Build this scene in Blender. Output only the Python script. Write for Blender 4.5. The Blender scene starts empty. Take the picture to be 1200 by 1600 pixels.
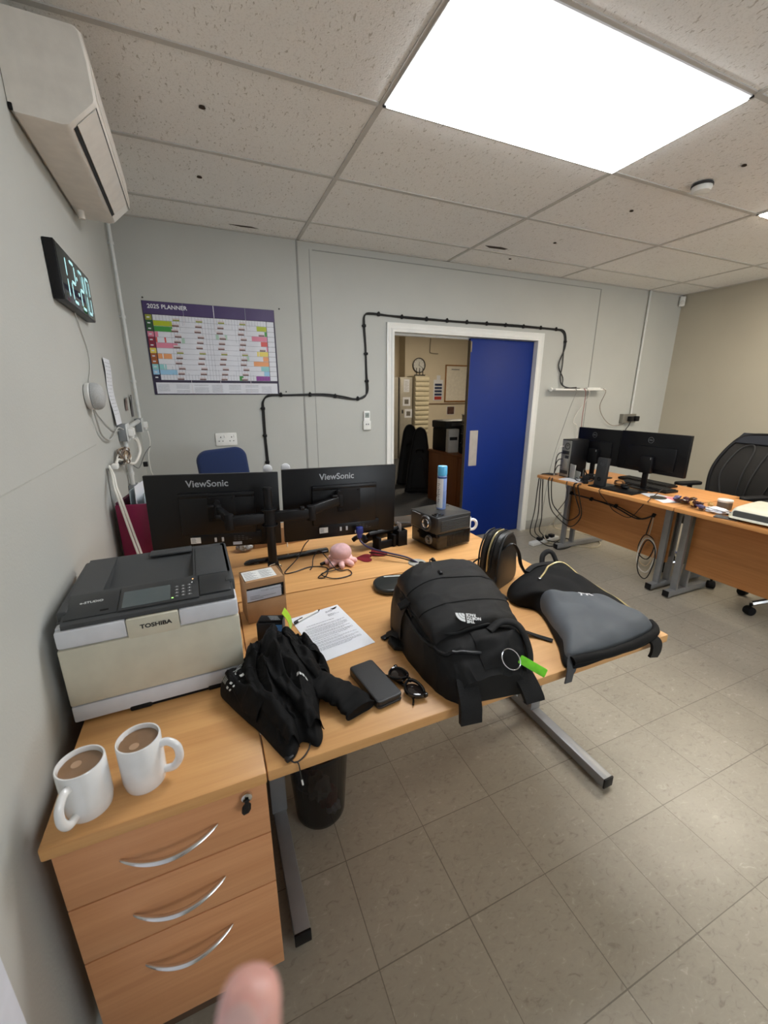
import bpy, bmesh, math, random
from mathutils import Vector, Matrix, Euler, noise
R = math.radians
PI = math.pi
rnd = random.Random(7)
SC = bpy.context.scene
COL = SC.collection

# ------------------------------------------------------------------ materials
_M = {}
def mat(name, col, rough=.5, metal=0., var=.06, vscale=18., bump=0., bscale=120., spec=.5, coat=0., emit=None, estr=1., alpha=1., trans=0., sheen=0.):
    """Principled material with a procedural noise variation of colour and roughness."""
    if name in _M: return _M[name]
    m = bpy.data.materials.new(name); m.use_nodes = True
    nt = m.node_tree; N = nt.nodes; L = nt.links
    b = N['Principled BSDF']
    tc = N.new('ShaderNodeTexCoord')
    nz = N.new('ShaderNodeTexNoise'); nz.inputs['Scale'].default_value = vscale; nz.inputs['Detail'].default_value = 4
    L.new(tc.outputs['Object'], nz.inputs['Vector'])
    cr = N.new('ShaderNodeValToRGB')
    c = list(col)[:3]
    cr.color_ramp.elements[0].position = .3; cr.color_ramp.elements[1].position = .7
    cr.color_ramp.elements[0].color = [max(0, x*(1-var)) for x in c]+[1]
    cr.color_ramp.elements[1].color = [min(1, x*(1+var)) for x in c]+[1]
    L.new(nz.outputs['Fac'], cr.inputs['Fac']); L.new(cr.outputs['Color'], b.inputs['Base Color'])
    mr = N.new('ShaderNodeMapRange'); mr.inputs['To Min'].default_value = max(0, rough-.05); mr.inputs['To Max'].default_value = min(1, rough+.05)
    L.new(nz.outputs['Fac'], mr.inputs['Value']); L.new(mr.outputs['Result'], b.inputs['Roughness'])
    b.inputs['Metallic'].default_value = metal
    b.inputs['Specular IOR Level'].default_value = spec
    b.inputs['Coat Weight'].default_value = coat
    b.inputs['Alpha'].default_value = alpha
    b.inputs['Transmission Weight'].default_value = trans
    b.inputs['Sheen Weight'].default_value = sheen
    if emit:
        b.inputs['Emission Color'].default_value = list(emit)+[1]; b.inputs['Emission Strength'].default_value = estr
    if bump:
        n2 = N.new('ShaderNodeTexNoise'); n2.inputs['Scale'].default_value = bscale; n2.inputs['Detail'].default_value = 3
        L.new(tc.outputs['Object'], n2.inputs['Vector'])
        bp = N.new('ShaderNodeBump'); bp.inputs['Strength'].default_value = bump; bp.inputs['Distance'].default_value = .002
        L.new(n2.outputs['Fac'], bp.inputs['Height']); L.new(bp.outputs['Normal'], b.inputs['Normal'])
    _M[name] = m
    return m

def srgb(r, g, b):
    f = lambda c: (c/255/12.92) if c/255 <= .04045 else ((c/255+.055)/1.055)**2.4
    return (f(r), f(g), f(b))

def wood(name, c0, c1, axis='X', rough=.42, scale=1.):
    if name in _M: return _M[name]
    m = bpy.data.materials.new(name); m.use_nodes = True
    nt = m.node_tree; N = nt.nodes; L = nt.links; b = N['Principled BSDF']
    tc = N.new('ShaderNodeTexCoord'); mp = N.new('ShaderNodeMapping')
    s = [60*scale]*3; s['XYZ'.index(axis)] = 2.2*scale
    mp.inputs['Scale'].default_value = s
    L.new(tc.outputs['Object'], mp.inputs['Vector'])
    n1 = N.new('ShaderNodeTexNoise'); n1.inputs['Scale'].default_value = 1.; n1.inputs['Detail'].default_value = 6; n1.inputs['Roughness'].default_value = .62
    L.new(mp.outputs['Vector'], n1.inputs['Vector'])
    mp2 = N.new('ShaderNodeMapping'); s2 = [9*scale]*3; s2['XYZ'.index(axis)] = .9*scale
    mp2.inputs['Scale'].default_value = s2; L.new(tc.outputs['Object'], mp2.inputs['Vector'])
    n2 = N.new('ShaderNodeTexNoise'); n2.inputs['Scale'].default_value = 1.; n2.inputs['Detail'].default_value = 3; n2.inputs['Distortion'].default_value = .6
    L.new(mp2.outputs['Vector'], n2.inputs['Vector'])
    ad = N.new('ShaderNodeMath'); ad.operation = 'MULTIPLY_ADD'; ad.inputs[1].default_value = .55
    L.new(n1.outputs['Fac'], ad.inputs[0])
    ml = N.new('ShaderNodeMath'); ml.operation = 'MULTIPLY'; ml.inputs[1].default_value = .45; L.new(n2.outputs['Fac'], ml.inputs[0])
    L.new(ml.outputs[0], ad.inputs[2])
    cr = N.new('ShaderNodeValToRGB'); e = cr.color_ramp.elements
    e[0].position = .34; e[0].color = list(c0)+[1]; e[1].position = .66; e[1].color = list(c1)+[1]
    L.new(ad.outputs[0], cr.inputs['Fac']); L.new(cr.outputs['Color'], b.inputs['Base Color'])
    b.inputs['Roughness'].default_value = rough
    bp = N.new('ShaderNodeBump'); bp.inputs['Strength'].default_value = .06; bp.inputs['Distance'].default_value = .001
    L.new(n1.outputs['Fac'], bp.inputs['Height']); L.new(bp.outputs['Normal'], b.inputs['Normal'])
    _M[name] = m
    return m

# ------------------------------------------------------------------ objects
def thing(name, label, cat, loc=(0, 0, 0), rz=0., group=None, rot=None):
    o = bpy.data.objects.new(name, None); o.empty_display_size = .05; COL.objects.link(o)
    o.location = loc; o.rotation_euler = rot if rot else (0, 0, rz)
    o['label'] = label; o['category'] = cat
    if group: o['group'] = group
    return o
def tag(o, label, cat, group=None):
    o['label'] = label; o['category'] = cat
    if group: o['group'] = group
    return o

class MB:
    """mesh builder: collects shapes, then links them as ONE mesh object"""
    def __init__(s): s.bm = bmesh.new(); s.mi = 0
    def _m(s, faces):
        for f in faces: f.material_index = s.mi
    def add(s, vs, fs, M=None):
        vv = [s.bm.verts.new((M @ Vector(v)) if M else v) for v in vs]
        out = []
        for f in fs:
            try: out.append(s.bm.faces.new([vv[i] for i in f]))
            except ValueError: pass
        s._m(out); return vv
    def merge(s, b2, M=None):
        vm = {}
        for v in b2.verts: vm[v] = s.bm.verts.new((M @ v.co) if M else v.co)
        for f in b2.faces:
            try:
                nf = s.bm.faces.new([vm[v] for v in f.verts]); nf.material_index = s.mi
            except ValueError: pass
        b2.free()
    def box(s, lo, hi, bev=0., seg=2, M=None):
        b = bmesh.new(); lo = Vector(lo); hi = Vector(hi)
        bmesh.ops.create_cube(b, size=1.)
        for v in b.verts: v.co = Vector([(lo[i]+hi[i])/2+v.co[i]*(hi[i]-lo[i]) for i in range(3)])
        if bev: bmesh.ops.bevel(b, geom=b.edges[:], offset=min(bev, .49*min(abs(hi[i]-lo[i]) for i in range(3))), segments=seg, affect='EDGES', profile=.5)
        s.merge(b, M); return s
    def prism(s, poly, z0, z1, bev=0., seg=2, M=None):
        """poly in xy extruded z0..z1 (M can turn it)"""
        b = bmesh.new(); n = len(poly)
        lo = [b.verts.new((p[0], p[1], z0)) for p in poly]; hi = [b.verts.new((p[0], p[1], z1)) for p in poly]
        b.faces.new(lo[::-1]); b.faces.new(hi)
        for i in range(n): b.faces.new((lo[i], lo[(i+1) % n], hi[(i+1) % n], hi[i]))
        bmesh.ops.recalc_face_normals(b, faces=b.faces[:])
        if bev:
            cap = [e for e in b.edges if abs(e.verts[0].co.z-e.verts[1].co.z) < 1e-7]
            bmesh.ops.bevel(b, geom=cap, offset=bev, segments=seg, affect='EDGES', profile=.5)
        s.merge(b, M); return s
    def ring(s, pts_list, close=True, caps=True, M=None):
        """skin a list of equally long closed rings"""
        b = bmesh.new(); rs = [[b.verts.new(p) for p in r] for r in pts_list]
        n = len(rs[0])
        for a, c in zip(rs, rs[1:]):
            for i in range(n if close else n-1):
                b.faces.new((a[i], a[(i+1) % n], c[(i+1) % n], c[i]))
        if caps and close:
            b.faces.new(rs[0][::-1]); b.faces.new(rs[-1])
        bmesh.ops.recalc_face_normals(b, faces=b.faces[:])
        s.merge(b, M); return s
    def cyl(s, p0, p1, r, r2=None, n=24, bev=0., M=None):
        p0 = Vector(p0); p1 = Vector(p1); d = (p1-p0); L_ = d.length; d.normalize()
        r2 = r if r2 is None else r2
        q = d.to_track_quat('Z', 'Y').to_matrix().to_4x4(); q.translation = p0
        prof = [(r, 0), (r2, L_)]
        if bev: prof = [(r-bev, 0), (r-bev*.3, bev*.3), (r, bev), (r2, L_-bev), (r2-bev*.3, L_-bev*.3), (r2-bev, L_)]
        s.ring([[(rr*math.cos(2*PI*i/n), rr*math.sin(2*PI*i/n), z) for i in range(n)] for rr, z in prof], M=(M @ q) if M else q); return s
    def lathe(s, prof, n=40, M=None, caps=True):
        s.ring([[(max(r, 1e-5)*math.cos(2*PI*i/n), max(r, 1e-5)*math.sin(2*PI*i/n), z) for i in range(n)] for r, z in prof], M=M, caps=caps); return s
    def tube(s, pts, r, n=8, sub=6, closed=False, M=None, flat=1., rf=None):
        P = smooth(pts, sub, closed) if sub else [Vector(p) for p in pts]
        rings = []; up = None; m = len(P)
        for i, p in enumerate(P):
            if closed: t = P[(i+1) % m]-P[i-1]
            else: t = P[min(i+1, m-1)]-P[max(i-1, 0)]
            if t.length < 1e-9: t = Vector((0, 0, 1))
            t.normalize()
            if up is None: up = Vector((0, 0, 1)) if abs(t.z) < .9 else Vector((1, 0, 0))
            a = up-t*up.dot(t)
            if a.length < 1e-6: a = t.orthogonal()
            a.normalize(); bb = t.cross(a); up = a
            rr = r if rf is None else r*rf(i/(m-1))
            rings.append([p+(a*math.sin(2*PI*k/n)*flat+bb*math.cos(2*PI*k/n))*rr for k in range(n)])
        if closed: rings.append(rings[0]); s.ring(rings, caps=False, M=M)
        else: s.ring(rings, M=M)
        return s
    def sphere(s, c, r, n=24, m=14, M=None, f=None):
        if not hasattr(r, '__len__'): r = (r, r, r)
        rings = []
        for j in range(m+1):
            a = -PI/2+PI*j/m; cr_ = max(math.cos(a), 1e-4)
            row = []
            for i in range(n):
                v = Vector((cr_*math.cos(2*PI*i/n), cr_*math.sin(2*PI*i/n), math.sin(a)))
                k = f(v) if f else 1.
                row.append((c[0]+v.x*r[0]*k, c[1]+v.y*r[1]*k, c[2]+v.z*r[2]*k))
            rings.append(row)
        s.ring(rings, M=M); return s
    def grid(s, fn, nu, nv, thick=0., M=None):
        """sheet fn(u,v)->xyz; thick gives it a back side along its normals"""
        b = bmesh.new()
        g = [[b.verts.new(fn(i/nu, j/nv)) for j in range(nv+1)] for i in range(nu+1)]
        for i in range(nu):
            for j in range(nv): b.faces.new((g[i][j], g[i+1][j], g[i+1][j+1], g[i][j+1]))
        if thick:
            bmesh.ops.recalc_face_normals(b, faces=b.faces[:]); b.normal_update()
            bmesh.ops.solidify(b, geom=b.faces[:], thickness=thick)
        s.merge(b, M); return s
    def text(s, body, size, M=None, depth=.0004, align='CENTER', font_scale=1., bold=0., space=1.):
        cu = bpy.data.curves.new('t', 'FONT'); cu.body = body; cu.size = size; cu.extrude = depth; cu.align_x = align; cu.align_y = 'CENTER'
        cu.offset = bold; cu.resolution_u = 3; cu.space_character = space
        o = bpy.data.objects.new('t', cu); COL.objects.link(o)
        dg = bpy.context.evaluated_depsgraph_get(); dg.update()
        me = bpy.data.meshes.new_from_object(o.evaluated_get(dg)); b = bmesh.new(); b.from_mesh(me)
        bpy.data.objects.remove(o); bpy.data.curves.remove(cu); bpy.data.meshes.remove(me)
        if font_scale != 1.:
            for v in b.verts: v.co.x *= font_scale
        s.merge(b, M); return s
    def build(s, name, m, parent=None, smooth_deg=40, loc=None, rot=None, sub=0, label=None, kind=None):
        bmesh.ops.remove_doubles(s.bm, verts=s.bm.verts[:], dist=1e-6)
        bmesh.ops.recalc_face_normals(s.bm, faces=s.bm.faces[:])
        me = bpy.data.meshes.new(name); s.bm.to_mesh(me); s.bm.free()
        for x in (m if isinstance(m, (list, tuple)) else [m]): me.materials.append(x)
        if smooth_deg:
            me.shade_smooth()
            if smooth_deg < 180: me.set_sharp_from_angle(angle=R(smooth_deg))
        o = bpy.data.objects.new(name, me); COL.objects.link(o)
        if parent: o.parent = parent
        if loc: o.location = loc
        if rot: o.rotation_euler = rot
        if label: o['label'] = label
        if kind: o['kind'] = kind
        if sub:
            md = o.modifiers.new('sub', 'SUBSURF'); md.levels = sub; md.render_levels = sub
        return o

def smooth(pts, sub=6, closed=False):
    """Catmull-Rom through the points"""
    P = [Vector(p) for p in pts]; n = len(P)
    if n < 3 and not closed: return P
    out = []
    for i in range(n if closed else n-1):
        if closed: a, b, c, d = P[i-1], P[i], P[(i+1) % n], P[(i+2) % n]
        else: a, b, c, d = P[max(i-1, 0)], P[i], P[i+1], P[min(i+2, n-1)]
        for k in range(sub):
            t = k/sub
            out.append(.5*((2*b)+(c-a)*t+(2*a-5*b+4*c-d)*t*t+(-a+3*b-3*c+d)*t**3))
    if not closed: out.append(P[-1])
    return out
def TM(loc=(0, 0, 0), rot=(0, 0, 0), sc=(1, 1, 1)):
    return Matrix.LocRotScale(Vector(loc), Euler(rot), Vector(sc))
def rrect(w, h, r, n=5, cx=0, cy=0):
    """rounded rectangle outline, centred"""
    out = []
    for sx, sy, a0 in ((1, 1, 0), (-1, 1, 90), (-1, -1, 180), (1, -1, 270)):
        for i in range(n+1):
            a = R(a0+90*i/n); out.append((cx+sx*(w/2-r)+r*math.cos(a), cy+sy*(h/2-r)+r*math.sin(a)))
    return out
def dup(root, loc=None, rz=None, label=None):
    """a copy of a thing with copies of its parts and sub-parts"""
    def cp(o, parent):
        c = o.copy(); COL.objects.link(c); c.parent = parent
        for ch in kids.get(o, []): cp(ch, c)
        return c
    kids = {}
    for o in list(COL.objects):
        if o.parent: kids.setdefault(o.parent, []).append(o)
    r = cp(root, None)
    if loc: r.location = loc
    if rz is not None: r.rotation_euler = (0, 0, rz)
    if label: r['label'] = label
    return r
FRONT = (PI/2, 0, 0)          # text upright on a face that looks towards -y
LEFT = (PI/2, 0, -PI/2)       # text upright on a face that looks towards -x
RIGHT = (PI/2, 0, PI/2)       # text upright on a face that looks towards +x
def struct(o): o['kind'] = 'structure'; return o

# ------------------------------------------------------------------ common materials
blackp = mat('black_plastic', (.006, .006, .007), .4, bump=.15, bscale=400, spec=.3)
blackm = mat('black_matt_plastic', (.005, .005, .006), .6, bump=.2, bscale=500, spec=.25)
blackg = mat('black_gloss', (.006, .006, .007), .12, spec=.6)
darkgrey = mat('dark_grey_plastic', (.024, .025, .027), .5, bump=.15, bscale=400)
cablek = mat('black_cable', (.010, .010, .011), .45)
cablew = mat('white_cable', srgb(225, 222, 214), .45)
whitep = mat('white_plastic', srgb(232, 232, 228), .4)
chrome = mat('chrome', (.75, .75, .76), .18, 1.)
silver = mat('silver_paint', srgb(150, 151, 152), .42, .35)
fabk = mat('black_nylon', (.005, .005, .0055), .62, bump=.5, bscale=900, spec=.25)
# ------------------------------------------------------------------ camera
cam = bpy.data.cameras.new('camera'); co = bpy.data.objects.new('camera', cam); COL.objects.link(co)
YAW, PITCH, FPX = .405918, .281961, 635.97
cam.sensor_fit = 'VERTICAL'; cam.sensor_height = 36; cam.sensor_width = 36; cam.lens = FPX/1600*36
co.location = (0, 0, 1.44); co.rotation_euler = (PI/2-PITCH, 0, -YAW)
cam.clip_start = .02
cam.dof.use_dof = True; cam.dof.focus_distance = 1.5; cam.dof.aperture_fstop = 4.6
SC.camera = co
SC.view_settings.view_transform = 'Standard'; SC.view_settings.look = 'None'; SC.view_settings.gamma = 1; SC.view_settings.use_curve_mapping = False
SC.view_settings.exposure = 0.0
W = bpy.data.worlds.new('world'); SC.world = W; W.use_nodes = True
W.node_tree.nodes['Background'].inputs[0].default_value = (.6, .7, .8, 1); W.node_tree.nodes['Background'].inputs[1].default_value = .05

# ------------------------------------------------------------------ setting: materials
def paint(name, col, bump=.25):
    return mat(name, col, .62, var=.025, vscale=3., bump=bump, bscale=160)
wallm = paint('grey_wall_paint', srgb(187, 188, 183))
wallr = paint('grey_wall_paint_right', srgb(184, 178, 162))
cream = paint('cream_wall_paint', srgb(226, 214, 190), .5)
whitetrim = mat('white_gloss_trim', srgb(236, 236, 232), .3, var=.015)

def floor_mat():
    m = bpy.data.materials.new('vinyl_floor_tiles'); m.use_nodes = True
    N = m.node_tree.nodes; L = m.node_tree.links; b = N['Principled BSDF']
    tc = N.new('ShaderNodeTexCoord'); mp = N.new('ShaderNodeMapping')
    T = .28
    mp.inputs['Scale'].default_value = (1/T, 1/T, 1); mp.inputs['Location'].default_value = (-.82/T, -.635/T, 0)
    L.new(tc.outputs['Object'], mp.inputs['Vector'])
    sx = N.new('ShaderNodeSeparateXYZ'); L.new(mp.outputs['Vector'], sx.inputs[0])
    def M(op, a, b_=None, c=None):
        n = N.new('ShaderNodeMath'); n.operation = op
        for i, v in enumerate((a, b_, c)):
            if v is None: continue
            if isinstance(v, (int, float)): n.inputs[i].default_value = v
            else: L.new(v, n.inputs[i])
        return n.outputs[0]
    fx = M('ABSOLUTE', M('SUBTRACT', M('FRACT', sx.outputs[0]), .5)); fy = M('ABSOLUTE', M('SUBTRACT', M('FRACT', sx.outputs[1]), .5))
    edge = M('MAXIMUM', fx, fy)
    wob = N.new('ShaderNodeTexNoise'); wob.inputs['Scale'].default_value = 2.2; wob.inputs['Detail'].default_value = 3; L.new(tc.outputs['Object'], wob.inputs['Vector'])
    thr = M('MULTIPLY_ADD', wob.outputs['Fac'], .012, .4895)
    seam = M('GREATER_THAN', edge, thr)
    # tile id
    fl = N.new('ShaderNodeVectorMath'); fl.operation = 'FLOOR'; L.new(mp.outputs['Vector'], fl.inputs[0])
    wn = N.new('ShaderNodeTexWhiteNoise'); wn.noise_dimensions = '3D'; L.new(fl.outputs[0], wn.inputs['Vector'])
    # marbling streaks, per-tile offset
    vm = N.new('ShaderNodeVectorMath'); vm.operation = 'MULTIPLY_ADD'; L.new(wn.outputs['Color'], vm.inputs[0]); vm.inputs[1].default_value = (9, 9, 9); L.new(tc.outputs['Object'], vm.inputs[2])
    mp2 = N.new('ShaderNodeMapping'); mp2.inputs['Scale'].default_value = (34, 58, 1); mp2.inputs['Rotation'].default_value = (0, 0, .7); L.new(vm.outputs[0], mp2.inputs['Vector'])
    n1 = N.new('ShaderNodeTexNoise'); n1.inputs['Scale'].default_value = 1.; n1.inputs['Detail'].default_value = 5; n1.inputs['Roughness'].default_value = .6; n1.inputs['Distortion'].default_value = 1.2; L.new(mp2.outputs[0], n1.inputs['Vector'])
    cr = N.new('ShaderNodeValToRGB'); e = cr.color_ramp.elements
    e[0].position = .25; e[0].color = list(srgb(140, 131, 117))+[1]; e[1].position = .42; e[1].color = list(srgb(166, 158, 142))+[1]
    e2 = e.new(.62); e2.color = list(srgb(170, 162, 146))+[1]; e3 = e.new(.78); e3.color = list(srgb(196, 190, 176))+[1]
    L.new(n1.outputs['Fac'], cr.inputs['Fac'])
    mx = N.new('ShaderNodeMix'); mx.data_type = 'RGBA'; mx.blend_type = 'MULTIPLY'; mx.inputs['Factor'].default_value = 1.
    L.new(cr.outputs['Color'], mx.inputs['A'])
    tv = M('MULTIPLY_ADD', wn.outputs['Value'], .09, .93)
    dz = N.new('ShaderNodeTexNoise'); dz.inputs['Scale'].default_value = 3.1; dz.inputs['Detail'].default_value = 6; dz.inputs['Roughness'].default_value = .65; L.new(tc.outputs['Object'], dz.inputs['Vector'])
    dirt = M('MULTIPLY', tv, M('MULTIPLY_ADD', dz.outputs['Fac'], .35, .83))
    cc = N.new('ShaderNodeCombineColor'); [L.new(dirt, cc.inputs[i]) for i in range(3)]
    L.new(cc.outputs[0], mx.inputs['B'])
    mx2 = N.new('ShaderNodeMix'); mx2.data_type = 'RGBA'; L.new(M('MULTIPLY', seam, .6), mx2.inputs['Factor']); L.new(mx.outputs['Result'], mx2.inputs['A']); mx2.inputs['B'].default_value = list(srgb(78, 72, 62))+[1]
    # small dark scuffs
    vo = N.new('ShaderNodeTexNoise'); vo.inputs['Scale'].default_value = 26; vo.inputs['Detail'].default_value = 2; L.new(tc.outputs['Object'], vo.inputs['Vector'])
    sc = M('GREATER_THAN', vo.outputs['Fac'], .735)
    mx3 = N.new('ShaderNodeMix'); mx3.data_type = 'RGBA'; L.new(M('MULTIPLY', sc, .35), mx3.inputs['Factor']); L.new(mx2.outputs['Result'], mx3.inputs['A']); mx3.inputs['B'].default_value = list(srgb(110, 96, 80))+[1]
    L.new(mx3.outputs['Result'], b.inputs['Base Color'])
    L.new(M('MULTIPLY_ADD', dz.outputs['Fac'], .3, .2), b.inputs['Roughness'])
    bp = N.new('ShaderNodeBump'); bp.inputs['Strength'].default_value = .25; bp.inputs['Distance'].default_value = .0015
    L.new(M('SUBTRACT', M('MULTIPLY', n1.outputs['Fac'], .25), seam), bp.inputs['Height']); L.new(bp.outputs['Normal'], b.inputs['Normal'])
    return m

def ceil_mat():
    m = bpy.data.materials.new('mineral_fibre_tile'); m.use_nodes = True
    N = m.node_tree.nodes; L = m.node_tree.links; b = N['Principled BSDF']
    tc = N.new('ShaderNodeTexCoord')
    mp = N.new('ShaderNodeMapping'); mp.inputs['Scale'].default_value = (120, 46, 1); mp.inputs['Rotation'].default_value = (0, 0, .25); L.new(tc.outputs['Object'], mp.inputs['Vector'])
    n1 = N.new('ShaderNodeTexNoise'); n1.inputs['Scale'].default_value = 1.; n1.inputs['Detail'].default_value = 2; n1.inputs['Distortion'].default_value = .8; L.new(mp.outputs[0], n1.inputs['Vector'])
    n2 = N.new('ShaderNodeTexNoise'); n2.inputs['Scale'].default_value = 170; n2.inputs['Detail'].default_value = 2; L.new(tc.outputs['Object'], n2.inputs['Vector'])
    n3 = N.new('ShaderNodeTexNoise'); n3.inputs['Scale'].default_value = 1.1; n3.inputs['Detail'].default_value = 4; L.new(tc.outputs['Object'], n3.inputs['Vector'])
    cr = N.new('ShaderNodeValToRGB'); e = cr.color_ramp.elements
    e[0].position = .63; e[0].color = (1, 1, 1, 1); e[1].position = .69; e[1].color = (.64, .62, .59, 1); L.new(n1.outputs['Fac'], cr.inputs['Fac'])
    c2 = N.new('ShaderNodeValToRGB'); f = c2.color_ramp.elements; f[0].position = .3; f[0].color = list(srgb(240, 238, 236))+[1]; f[1].position = .6; f[1].color = list(srgb(246, 245, 243))+[1]; L.new(n3.outputs['Fac'], c2.inputs['Fac'])
    c3 = N.new('ShaderNodeValToRGB'); g = c3.color_ramp.elements; g[0].position = .36; g[0].color = (.9, .895, .89, 1); g[1].position = .46; g[1].color = (1, 1, 1, 1); L.new(n2.outputs['Fac'], c3.inputs['Fac'])
    a = N.new('ShaderNodeMix'); a.data_type = 'RGBA'; a.blend_type = 'MULTIPLY'; a.inputs['Factor'].default_value = 1; L.new(cr.outputs[0], a.inputs['A']); L.new(c2.outputs[0], a.inputs['B'])
    d = N.new('ShaderNodeMix'); d.data_type = 'RGBA'; d.blend_type = 'MULTIPLY'; d.inputs['Factor'].default_value = .8; L.new(a.outputs['Result'], d.inputs['A']); L.new(c3.outputs[0], d.inputs['B'])
    L.new(d.outputs['Result'], b.inputs['Base Color']); b.inputs['Roughness'].default_value = .9
    bp = N.new('ShaderNodeBump'); bp.inputs['Strength'].default_value = .5; bp.inputs['Distance'].default_value = .003
    L.new(n2.outputs['Fac'], bp.inputs['Height']); L.new(bp.outputs['Normal'], b.inputs['Normal'])
    return m

XL, XR, YB, YN, H = -.43, 5.075, 3.32, -3.2, 2.5
TH = R(1.46)                           # the left wall turned slightly out of square to fit the image
def WX(y): return -.3354-.0255*y        # its surface
DX0, DX1, DZ = 1.515, 3.045, 1.935     # clear door opening
m = MB(); m.box((XL-.1, YN-.1, -.1), (XR+.1, YB+.06, 0)); struct(m.build('floor', floor_mat(), smooth_deg=0))
m = MB(); m.prism([(-.62, YN-.1), (WX(YN-.1), YN-.1), (WX(YB+.13), YB+.13), (-.62, YB+.13)], 0, H+.05); struct(m.build('wall_left', wallm, smooth_deg=0))
m = MB(); m.box((XR, YN-.1, 0), (XR+.1, YB+.13, H+.05)); struct(m.build('wall_right', wallr, smooth_deg=0))
m = MB(); m.box((XL, YB, 0), (DX0-.03, YB+.13, H)); m.box((DX1+.03, YB, 0), (XR, YB+.13, H)); m.box((DX0-.03, YB, DZ+.03), (DX1+.03, YB+.13, H))
struct(m.build('wall_back', wallm, smooth_deg=0))
# near wall with a window opening behind the photographer
m = MB(); WZ0, WZ1, WX0, WX1 = .95, 2.15, 1.9, 4.3
m.box((XL, YN-.1, 0), (WX0, YN, H)); m.box((WX1, YN-.1, 0), (XR, YN, H)); m.box((WX0, YN-.1, 0), (WX1, YN, WZ0)); m.box((WX0, YN-.1, WZ1), (WX1, YN, H))
struct(m.build('wall_near', wallm, smooth_deg=0))
m = MB()
for a, b_ in (((WX0, WZ0), (WX1, WZ0+.06)), ((WX0, WZ1-.06), (WX1, WZ1)), ((WX0, WZ0), (WX0+.06, WZ1)), ((WX1-.06, WZ0), (WX1, WZ1)), (((WX0+WX1)/2-.03, WZ0), ((WX0+WX1)/2+.03, WZ1))):
    m.box((a[0], YN-.08, a[1]), (b_[0], YN-.02, b_[1]), .006)
struct(m.build('window_1', whitetrim))
# ceiling: one tile field per bay in a grid of T bars
TX, TY, GX, GY = 1.248, .6, .7513, YB-.345
cm = ceil_mat()
gx = [GX+TX*i for i in range(-1, 5)]; gy = [GY-TY*j for j in range(0, 11)]
panels = [(0, 3), (2, 3), (2, 6), (0, 6), (0, 9), (2, 9)]       # lit bays: column from line A, row from the back wall
def bay(i, j):                                                # bay right of gx line i (0 = line A), row j counted from the wall (0 = the cut row)
    x0 = GX+TX*i; y1 = GY-TY*(j-1); return x0, y1-TY, x0+TX, y1
m = MB()
xs = [XL]+[x for x in gx if x > XL]+[XR]; ys = [YN]+[y for y in gy[::-1] if y > YN]+[YB]
lit = {(round(bay(i, j)[0], 3), round(bay(i, j)[1], 3)) for i, j in panels}
for a, b_ in zip(xs, xs[1:]):
    for c, d in zip(ys, ys[1:]):
        if (round(a, 3), round(c, 3)) in lit: continue
        m.box((a, c, H+.004), (b_, d, H+.02))
m.box((XL-.1, YN-.1, H+.06), (XR+.1, YB+.13, H+.1))
ce = struct(m.build('ceiling', cm, smooth_deg=0))
m = MB()
for x in gx:
    if XL < x < XR: m.box((x-.011, YN, H-.001), (x+.011, YB, H+.006))
for y in gy:
    if y > YN: m.box((XL, y-.011, H-.0005), (XR, y+.011, H+.0055))
for a, b_ in (((XL, YB-.02), (XR, YB)), ((XR-.02, YN), (XR, YB))): m.box((a[0], a[1], H-.001), (b_[0], b_[1], H+.006))
struct(m.build('trim_1', mat('ceiling_grid_grey', srgb(196, 193, 188), .6), smooth_deg=0))

# ------------------------------------------------------------------ ceiling light panels
framem = mat('panel_frame_white', srgb(235, 235, 235), .4)
def panel(i, j, label, col, watts):
    x0, y0, x1, y1 = bay(i, j); cx, cy = (x0+x1)/2, (y0+y1)/2
    t = thing('ceiling_light', label, 'ceiling light', (cx, cy, H-.006), group=None)
    w, h = TX/2-.004, TY/2-.004
    b = MB()
    for lo, hi in (((-w, -h), (w, -h+.012)), ((-w, h-.012), (w, h)), ((-w, -h), (-w+.012, h)), ((w-.012, -h), (w, h))): b.box((lo[0], lo[1], 0), (hi[0], hi[1], .02))
    b.build('frame', framem, t)
    em = mat('lit_diffuser_%d%d' % (i, j), (.9, .9, .9), .5, emit=col, estr=watts)
    d = MB(); d.box((-w+.012, -h+.012, -.007), (w-.012, h-.012, .012), .002); d.build('diffuser', em, t)
    return t
PW = 17.
panel(0, 3, 'large lit rectangular ceiling light panel at the top of the photo', (.95, .975, 1.), PW)
panel(2, 3, 'lit ceiling light panel at the right edge of the photo, only its corner showing', (1., .90, .74), PW*1.15)
for k in panels[2:]:
    panel(k[0], k[1], 'lit ceiling light panel overhead behind the photographer', (1., .96, .9), PW*.05)
for o in COL.objects:
    if o.get('label', '').endswith('behind the photographer'): o['group'] = 'ceiling light panels behind the photographer'
sun = bpy.data.lights.new('window_daylight', 'AREA'); sun.shape = 'RECTANGLE'; sun.size = WX1-WX0; sun.size_y = WZ1-WZ0; sun.energy = 80; sun.color = (.86, .93, 1.)
so = bpy.data.objects.new('window_daylight', sun); COL.objects.link(so); so.location = ((WX0+WX1)/2, YN-.12, (WZ0+WZ1)/2); so.rotation_euler = (PI/2, 0, 0)

# ------------------------------------------------------------------ door opening in the back wall, and the room beyond
m = MB(); aw = .068
prof = [(0, 0), (0, .016), (.018, .021), (.030, .012), (.046, .014), (.062, .022), (aw, .020), (aw, 0)]
def arch(p):   # offset p outwards from the opening
    return [(DX0-p, 0), (DX0-p, DZ+p), (DX1+p, DZ+p), (DX1+p, 0)]
strips = [[(x, YB-d, z) for x, z in arch(p)] for p, d in prof]
for a, b_ in zip(strips, strips[1:]):
    for i in range(3): m.add([a[i], a[i+1], b_[i+1], b_[i]], [(0, 1, 2, 3)])
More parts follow.
